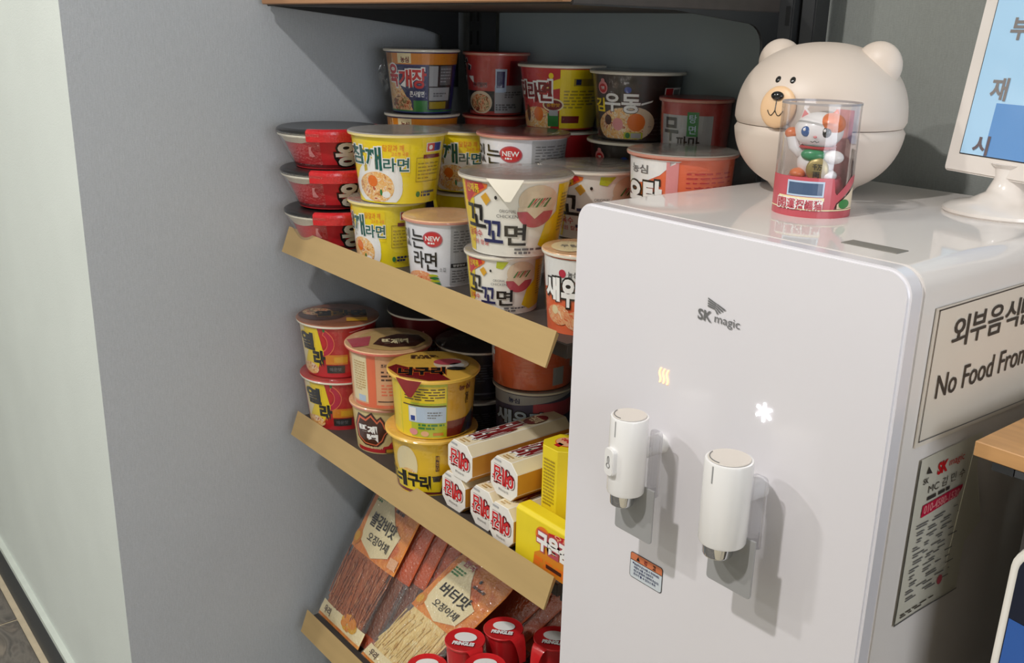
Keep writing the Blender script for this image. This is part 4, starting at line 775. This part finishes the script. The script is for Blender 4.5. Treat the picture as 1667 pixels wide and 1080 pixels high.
for k, (tx, r, lock) in enumerate(((-.5285, .0165, True), (-.4225, .0188, False))):
    ty, zt, zb = -.041, PZ(-.3085), PZ(-.3765); x = tx-DX0
    b = MB(); b.lathe([(0, zt-.0004), (r*.93, zt-.0004), (r*.97, zt-.0006), (r, zt-.002), (r, zb), (r*.96, zb-.002), (0, zb-.002)], tapw, 48, c=(x, ty, 0)); tp = b.build('tap', disp, True)
    b = MB(); b.lathe([(0, zt+.0006), (r*.86, zt+.0006), (r*.88, zt)], capm, 40, c=(x, ty, 0)); b.build('tap_cap', tp, True)
    b = MB(); b.closed = False
    pr = [(r*.80*math.cos(a), r*.80*math.sin(a)) for a in [3.3+i*.12 for i in range(14)]]
    b.tube([(x+p[0], ty+p[1], zt+.0008) for p in pr], .0004, dg, 5); b.build('cap_mark', tp)
    b = MB(); b.box(x-r*.03, ty-r*1.0-.0003, zt-.016, x+r*.03, ty-r*.98, zt-.002, padm); b.build('level_mark', tp)
    b = MB(); b.lathe([(0, zb-.0150), (r*.48, zb-.0150), (r*.60, zb-.0146), (r*.64, zb-.0132), (r*.66, zb-.002), (r*.66, zb+.001)], chrome, 40, c=(x-.0025, ty-.001, 0)); b.build('nozzle', tp, True)
    b = MB(); b.prism(rounded(x-.0190, x+.0250, zb-.047, zb+.004, .003, 4, (1, 1, 0, 0)), 1, -.0325, -.0305, padm); b.build('lever_plate', tp, bevel=.0004, seg=1)
    b = MB(); b.prism(rounded(x+r*.45, x+r*1.22, zb-.008, zt-.014, .004, 5, (1, 1, 1, 1)), 1, -.0235, -.0195, ACRYL); b.build('clear_guard', tp, bevel=.001, seg=2)
    b = MB(); b.lathe([(.0085, 0), (.0085, .030), (.0095, .034)], tapw, 24); 
    for q, v in enumerate(b.v): b.v[q] = (x+v[0], -.034+v[2], zt-.036+v[1])
    b.build('tap_arm', tp, True)
    if lock:
        ca = -.15; cx2, cy2 = x+r*math.sin(ca), ty-r*math.cos(ca)
        Rm = Matrix.Translation((x, ty, PZ(-.3475))) @ Matrix.Rotation(ca, 4, 'Z')
        b = MB(); b.prism(rounded(-.0062, .0062, -.0125, .0125, .0045, 5, (1, 1, 1, 1)), 1, -r-.0035, -r+.004, tapw); b.v = [tuple(Rm @ Vector(v)) for v in b.v]; b.build('lock_button', tp, True, bevel=.0006, seg=2)
        b = MB(); b.closed = False; b.tube([Rm @ Vector((.0022*math.sin(a), -r-.0038, -.003+.0022*math.cos(a))) for a in [i*2*PI/14 for i in range(15)]], .0003, dg, 5); b.tube([Rm @ Vector((.0011*math.sin(a), -r-.0038, .0022+.0035*math.cos(a)-.0003)) for a in [-2.2+i*4.4/12 for i in range(13)]], .0003, dg, 5); b.build('button_icon', tp)
# taped notice and repair sheet on the side of the dispenser
paper = mat('sign_paper', (226, 216, 202), .35, coat=.25, noise_amt=.015, noise_scale=20); sheet = mat('sheet_paper', (212, 208, 192), .3, coat=.3, noise_amt=.03, noise_scale=20)
SX = DX1+.0006
t = thing('notice_sign', 'laminated white notice with Korean and English lines taped to the dispenser side', 'sign', (SX, .634, -.283))
b = MB(); b.add([(.0002, 0, 0), (.0002, .26, -.006), (.0002, .26, .1035), (.0002, .0015, .1045), (.0012, 0, 0), (.0012, .26, -.006), (.0012, .26, .1035), (.0012, .0015, .1045)], [(0, 1, 2, 3), (7, 6, 5, 4), (0, 4, 5, 1), (1, 5, 6, 2), (2, 6, 7, 3), (3, 7, 4, 0)], paper); b.build('sheet', t)
ds = Print(lambda u, v, l: (.0014+l, u, v))
ink = mat('sign_ink', (62, 56, 52), .5, noise_amt=.03)
ds.rect(.0035, .1025, .26, .1034, ink, 1); ds.poly([(.003, .004), (.0038, .004), (.0052, .103), (.0042, .103)], ink, 1); ds.poly([(.003, .004), (.2, -.001), (.2, -.0004), (.003, .0048)], 'print_midgrey', 1)
for i, ch in enumerate('외부음식반입금지'): ds.text(ch, .0280+.0262*i, .0700, .0508+.0262*i, .0935, ink, .012, 2)
ds.text('No Food From Outside', .0165, .0345, .2430, .0530, ink, .004, 2)
ds.build('lettering', t)
t = thing('repair_sheet', 'small white repair contact sheet with a red phone number band under the notice', 'sign', (SX, .6445, -.436))
b = MB(); b.closed = False
def sv(u, v): return (.0006+.0035*max(0, u-.55)**1.5*(1-v)+.002*noise.noise((u*2, v*2, 4))*.3, u*.094+v*.002, v*.140)
b.add([sv(i/8, j/8) for j in range(9) for i in range(9)], [(j*9+i, j*9+i+1, j*9+i+10, j*9+i+9) for j in range(8) for i in range(8)], sheet); b.build('sheet', t, True)
b = MB(); b.add([(.0004, .07, .03), (.0004, .118, .055), (.0004, .105, .085), (.0004, .085, .13), (.0012, .07, .03), (.0016, .118, .055), (.0016, .105, .085), (.0012, .085, .13)], [(0, 1, 2, 3), (7, 6, 5, 4), (0, 4, 5, 1), (1, 5, 6, 2), (2, 6, 7, 3), (3, 7, 4, 0)], sheet); b.build('rear_sheet', t)
ds = Print(lambda u, v, l: (sv(u, v)[0]+.0004+l, sv(u, v)[1], sv(u, v)[2]), .12, .12, lay=.00012)
ds.rect(.0, .0, .012, 1, ink, 1); ds.rect(0, 0, 1, .008, 'print_midgrey', 1); ds.text('SK', .10, .84, .18, .875, ink, .02, 2); ds.poly([(.13, .90), (.22, .89), (.15, .94)], ink, 2); ds.text('SK', .30, .86, .46, .935, 'print_red', .05, 2); ds.text('magic', .48, .87, .72, .925, 'print_red', 0, 2)
ds.text('MC 김 민 수', .20, .77, .78, .825, ink, 0, 2); ds.lines(.2, .725, .8, .755, 1, ink, 2, .7); ds.poly([(.14, .64), (.72, .655), (.78, .70), (.78, .72), (.15, .71)], 'print_magenta', 2); ds.text('010-4580-1530', .17, .655, .74, .705, 'print_pink', .02, 3)
for k in range(11): ds.lines(.10+.02*(k % 3), .575-.045*k, .84-.05*(k % 2), .605-.045*k, 2, 'print_midgrey', 2, .45, .35)
ds.lines(.08, .03, .6, .06, 2, ink, 2, .5); ds.ell(.66, .14, .04, .03, 'print_rose', 2); ds.build('lettering', t)

# ------------------------------------------------------------------ on top of the dispenser
cream = mat('bear_cream', (219, 204, 190), .42, noise_amt=.008, noise_scale=8, spec=.4)
bx, by, bz = -.566, .838, DZ
bear = thing('bear_bin', 'round cream bear head bin with small ears on the dispenser, behind the toy tube', 'desk bin', (bx, by, bz), math.atan2(-bx, by)-.485)
RB = .0802; HB = .1425
def bear_prof(t):          # t 0..1 from foot to crown: flattened ball
    z = HB*t; q = abs(2*t-1); return RB*max(0, 1-q**2.35)**(1/2.15), z
seam = .44
prof = [bear_prof(.5-.5*math.cos(PI*i/44)) for i in range(45)]
lo = [(0, .002), (.034, .002), (.036, .0)]+[(r, z) for r, z in prof if .0004 < z < .0650 and r > .038]
b = MB(); b.lathe(lo+[(RB*.96, .0655), (0, .0655)], cream, 64); b.build('lower_bowl', bear, True)
hi = [(r, z) for r, z in prof if z > .0662]; hi = [(0, .0662), (hi[0][0]*.97, .0662)]+hi
b = MB(); b.lathe(hi, cream, 64); b.build('upper_head', bear, True)
for s in (-1, 1):
    b = MB(); b.blob((0, 0, 0), (.0225, .0165, .0225), cream, 28, 18)
    Rm = Matrix.Translation((s*.0505, .004, HB-.0205)) @ Matrix.Rotation(s*.5, 4, 'Y'); b.v = [tuple(Rm @ Vector(v)) for v in b.v]; b.build('ear', bear, True)
def head_pt(ang, z, off=0):
    r = bear_prof(z/HB)[0]+off
    return Vector((r*math.sin(ang), -r*math.cos(ang), z))
def patch(ang, z, w_, h_, th, m, name, par, nrm_tilt=0):
    c0 = head_pt(ang, z); c1 = head_pt(ang, z+.002); up = (c1-c0).normalized(); rt = Vector((math.cos(ang), math.sin(ang), 0)); n = rt.cross(up).normalized()
    Rm = Matrix((rt, up, n)).transposed().to_4x4(); Rm.translation = c0
    b = MB(); b.blob((0, 0, 0), (w_, h_, th), m, 28, 14); b.v = [tuple(Rm @ Vector(v)) for v in b.v]; return b.build(name, par, True), Rm
blk = mat('gloss_black', (24, 22, 22), .15, coat=.5, noise_amt=.01)
mz, Rm = patch(0, .0850, .0180, .0190, .0042, mat('muzzle_tan', (236, 196, 152), .4, noise_amt=.015), 'muzzle', bear)
b = MB(); b.blob((0, 0, 0), (.0062, .0042, .004), blk, 20, 12); b.v = [tuple(Rm @ (Vector(v)+Vector((0, .0095, .0042)))) for v in b.v]; b.build('nose', mz, True)
b = MB(); zz = lambda x, y: .0042*math.sqrt(max(0, 1-(x/.0180)**2-(y/.0190)**2))+.0003
for pts in ([(0, .007-.011*i/6) for i in range(7)], [(-.0078+.0078*i/8, -.0035-.0045*math.sin(PI*i/8)) for i in range(9)], [(.0078*i/8, -.0035-.0045*math.sin(PI*i/8)) for i in range(9)]):
    b.tube([Rm @ Vector((x, y, zz(x, y))) for x, y in pts], .0004, blk, 6)
b.build('mouth', mz, True)
for s in (-1, 1): patch(s*.105, .1090, .0026, .0034, .0012, blk, 'eye', bear)
# lucky cat in a clear tube
cx, cy = -.497, .738; rz = math.atan2(-cx, cy)
tube = thing('clear_toy_tube', 'clear plastic display tube with red printed foot, standing in front of the bear', 'toy package', (cx, cy, DZ), rz)
R, HT = .0330, .0950
redp = mat('package_red', (196, 84, 94), .35, coat=.3, noise_amt=.04)
b = MB(); b.lathe([(0, 0), (R, 0), (R, .007), (R*.95, .008), (0, .008)], redp, 48); b.build('foot', tube, True)
b = MB(); b.closed = False; b.lathe([(R, .006), (R, HT-.001)], CLEAR, 48); b.build('clear_wall', tube, True)
b = MB(); b.lathe([(R*.985, HT-.0022), (R*1.008, HT-.0022), (R*1.008, HT-.0003), (R*.985, HT-.0003), (R*.985, HT-.0022)], mat('tube_rim_grey', (168, 160, 158), .2, noise_amt=.02, coat=.4), 48); b.build('top_rim', tube, True)
d = Print(lambda u, v, l: ((R+.0002+l)*math.sin(u), -(R+.0002+l)*math.cos(u), v), .12, None, aconv)
d.poly([(-.98, .007), (.55, .007), (.60, .013), (.98, .030), (.99, .036), (.9, .034), (.60, .020), (.55, .022), (.5, .034), (-.98, .034), (-.985, .02)], redp, 0); d.rect(-.98, .0065, .98, .0075, 'print_cream', 1)
d.rect(-.62, .018, .28, .031, 'print_lightblue', 1); d.rect(-.58, .0195, .24, .0295, mat('solar_cell', (72, 92, 122), .2, coat=.6, noise_amt=.06), 2); d.rect(-.80, .0145, .30, .0175, 'print_cream', 2)
for i, ch in enumerate('開運招福猫'): d.text(ch, -.80+.215*i, .0070, -.60+.215*i, .0155, 'print_rose', .02, 5, 'print_white', .08)
d.poly([(.62, .008), (.97, .008), (.97, .026), (.62, .012)], 'print_beige', 1); d.ell(.78, .012, .12, .004, 'print_leaf', 2); d.build('printed_band', tube)
b = MB(); b.closed = False; b.lathe([(R*.96, .010), (R*.96, HT-.008)], mat('backdrop_print', (205, 150, 150), .5, noise_amt=.25, noise_scale=70), 16, 2.1, 2.75); b.lathe([(R*.95, .010), (R*.95, .055)], mat('backdrop_grey', (150, 140, 134), .5, noise_amt=.3, noise_scale=120), 12, 1.35, 2.0); b.build('backdrop_card', tube, True)
cat = thing('lucky_cat_figurine', 'small white and orange lucky cat with raised paw and green bib inside the tube', 'figurine', (cx, cy, DZ+.0085), rz-.15)
cat.scale = (1.17, 1.17, 1.04)
catw = mat('cat_white', (240, 234, 230), .35, coat=.3, noise_amt=.01); cato = mat('cat_orange', (228, 122, 66), .35, coat=.3, noise_amt=.03); pinkm = mat('cat_pink', (226, 140, 140), .4, noise_amt=.02)
b = MB(); b.lathe([(0, 0), (.0215, 0), (.022, .002), (.021, .018), (.019, .022), (0, .023)], redp, 36); b.build('solar_base', cat, True)
b = MB(); b.blob((0, 0, .034), (.0135, .012, .016), catw, 28, 16); b.build('body', cat, True)
b = MB(); b.blob((0, -.001, .0595), (.0175, .0145, .0150), catw, 32, 18); hd = b.build('head', cat, True)
b = MB(); b.blob((.0088, -.0035, .0655), (.0098, .0118, .0090), cato, 24, 14); b.build('orange_patch', hd, True)
for s in (-1, 1):
    b = MB(); b.add([(s*.004, -.002, .070), (s*.0155, -.002, .066), (s*.012, -.001, .0795), (s*.010, .004, .069)], [(0, 1, 2), (1, 3, 2), (3, 0, 2), (0, 3, 1)], cato if s > 0 else catw); ea = b.build('ear', hd, bevel=.001, seg=2)
    b = MB(); b.add([(s*.0065, -.0032, .0705), (s*.0135, -.0032, .068), (s*.0115, -.0030, .076)], [(0, 1, 2)], pinkm); b.build('inner_ear', ea)
    b = MB(); b.blob((s*.0072, -.0138, .0595), (.0034, .0016, .0042), mat('cat_eye_blue', (62, 96, 150), .2, coat=.5, noise_amt=.05) if s < 0 else blk, 18, 10); b.blob((s*.0072-.001, -.0154, .061), (.001, .0006, .0012), catw, 8, 6); b.build('eye', hd, True)
b = MB(); b.blob((0, -.0156, .0555), (.0014, .0010, .0010), pinkm, 12, 8); b.tube([(-.003, -.0152, .0520), (-.0015, -.0156, .0512), (0, -.0158, .0524), (.0015, -.0156, .0512), (.003, -.0152, .0520)], .0003, blk, 5); b.build('nose', hd, True)
b = MB(); b.lathe([(.0118, .0445), (.0136, .046), (.0118, .0475)], mat('collar_red', (176, 60, 60), .4, noise_amt=.04), 28); b.build('collar', cat, True)
b = MB(); b.blob((-.001, -.0095, .0405), (.0088, .0050, .0056), mat('bib_green', (60, 140, 92), .35, coat=.3, noise_amt=.08, noise_scale=300), 22, 12); b.build('bib', cat, True)
b = MB(); b.blob((.0035, -.0125, .029), (.0082, .0028, .0098), mat('coin_gold', (176, 156, 100), .35, metal=.4, noise_amt=.08), 24, 14); co = b.build('coin', cat, True)
d = Print(lambda u, v, l: (.0035+u, -.0157-l, .029+v)); d.text('千万', -.0030, .0000, .0036, .0052, 'print_charcoal', .03, 1); d.text('両', -.0024, -.0062, .0026, -.0012, 'print_charcoal', .03, 1); d.build('coin_lettering', co)
b = MB(); b.tube([(-.0105, -.002, .040), (-.0165, -.003, .046), (-.0185, -.003, .054)], .0044, catw, 12); b.blob((-.0188, -.003, .0565), (.0052, .005, .0050), cato, 16, 10); b.build('raised_paw', cat, True)
b = MB(); b.blob((.0135, -.0085, .0395), (.0072, .0050, .0056), catw, 16, 10); b.build('paw', cat, True)
for s in (-1, 1): b = MB(); b.blob((s*.011, -.007, .0245), (.006, .0075, .0045), catw if s > 0 else cato, 16, 10); b.build('foot', cat, True)
# white framed display on a round stand
mx, my = -.396, .884; mrz = -.30
mon = thing('tablet_display', 'white framed display on a round pedestal showing grey Korean letters on blue', 'display', (mx, my, DZ), mrz)
gw = mat('display_white', (238, 230, 222), .18, coat=.4, noise_amt=.006)
b = MB(); b.lathe([(0, 0), (.0505, 0), (.052, .0015), (.0515, .004), (.045, .0075), (.030, .011), (.018, .018), (.0130, .030), (.0135, .040), (.018, .044), (0, .044)], gw, 56); b.build('pedestal', mon, True)
TL = Matrix.Translation((.028, -.006, .0300)) @ Matrix.Rotation(-.13, 4, 'X') @ Matrix.Rotation(.0, 4, 'Y')
b = MB(); b.prism(rounded(-.094, .094, 0, .265, .004, 5, (1, 1, 1, 1)), 1, -.006, .010, gw); b.v = [tuple(TL @ Vector(v)) for v in b.v]; b.build('bezel', mon, True, bevel=.0015, seg=2, angle=30)
scr = mat('screen_blue', (160, 196, 222), .2, coat=.5, emit=.30, noise_amt=.0); scd = mat('screen_deep_blue', (92, 138, 190), .2, coat=.5, emit=.30)
d = Print(lambda u, v, l: TL @ Vector((u, -.0061-l, v)))
d.rect(-.0795, .0165, .0795, .249, 'print_charcoal', 0); d.rect(-.0785, .0175, .0785, .248, scr, 1); d.rect(-.0520, .0175, .0785, .064, scd, 2)
d.text('시', -.0660, .0178, -.0480, .0350, mat('screen_letter_brown', (112, 100, 104), .3, noise_amt=.02), .03, 4); d.text('재', -.0620, .0660, -.0435, .0860, mat('screen_letter', (140, 134, 132), .3, noise_amt=.02), .03, 4); d.text('부', -.0570, .1180, -.0375, .1370, 'screen_letter', .03, 4)
d.build('screen', mon)

# ------------------------------------------------------------------ wooden counter and framed screen at the right edge
woodm = mat('oak_counter', (196, 148, 96), .4, coat=.15, noise_amt=.14, noise_scale=14, stretch=(.6, 6, 6))
ct = thing('wooden_counter', 'oak counter top with square edge beside the dispenser at the right edge', 'counter', (-.285, .652, -.2805))
b = MB(); b.box(0, 0, 0, .9, .33, .0112, woodm); b.build('counter_top', ct, bevel=.0006, seg=1)
b = MB(); b.box(.0135, .001, -.0065, .0285, .03, -.0003, blackm); b.box(.0292, .001, -.006, .2, .03, -.0003, mat('grey_rail', (60, 62, 64), .5, noise_amt=.03)); b.build('under_rail', ct, bevel=.0004, seg=1)
b = MB(); b.box(.035, .02, -.9525, .88, .32, -.0075, mat('under_counter_shade', (58, 54, 52), .6, noise_amt=.06)); b.build('shade_block', ct)  # added dark block; the shadow under the counter is put into its colour
for (x, y) in ():
    b = MB(); b.box(x, y, -.2805-ZF*0-.672, x+.03, y+.03, -.0003, blackm); b.build('leg', ct)
sd = thing('framed_screen', 'dark blue screen with rounded white metal frame below the counter at the lower right', 'screen', (-.154, .400, -.40), .12)
frm = mat('screen_frame_white', (226, 222, 214), .3, coat=.3, noise_amt=.02); dark = mat('screen_dark', (22, 28, 44), .12, coat=.5, noise_amt=.05)
TS = Matrix.Rotation(-.06, 4, 'X')
def fx(b): b.v = [tuple(TS @ Vector(v)) for v in b.v]; return b
b = MB(); b.prism(rounded(0, .24, -.25, .1915, .012, 6, (1, 1, 1, 1)), 1, 0, .009, frm); fx(b).build('frame', sd, True, bevel=.0012, seg=2, angle=30)
b = MB(); b.prism(rounded(.008, .24, -.25, .1965, .010, 6, (1, 1, 1, 1)), 1, .009, .018, frm); fx(b).build('rear_shell', sd, True, bevel=.001, seg=2, angle=30)
d = Print(lambda u, v, l: TS @ Vector((u, -.0003-l, v))); d.poly(rounded(.0035, .2365, -.2465, .188, .009, 6, (1, 1, 1, 1)), dark, 0); d.poly([(.004, .120), (.09, .105), (.09, .142), (.004, .156)], mat('screen_blue_band', (44, 84, 150), .2, coat=.4, emit=.05), 1); d.build('glass', sd)
b = MB(); b.box(.07, .02, -.833, .17, .10, -.825, frm); b.box(.11, .03, -.825, .13, .05, -.2, frm); b.build('stand', sd)
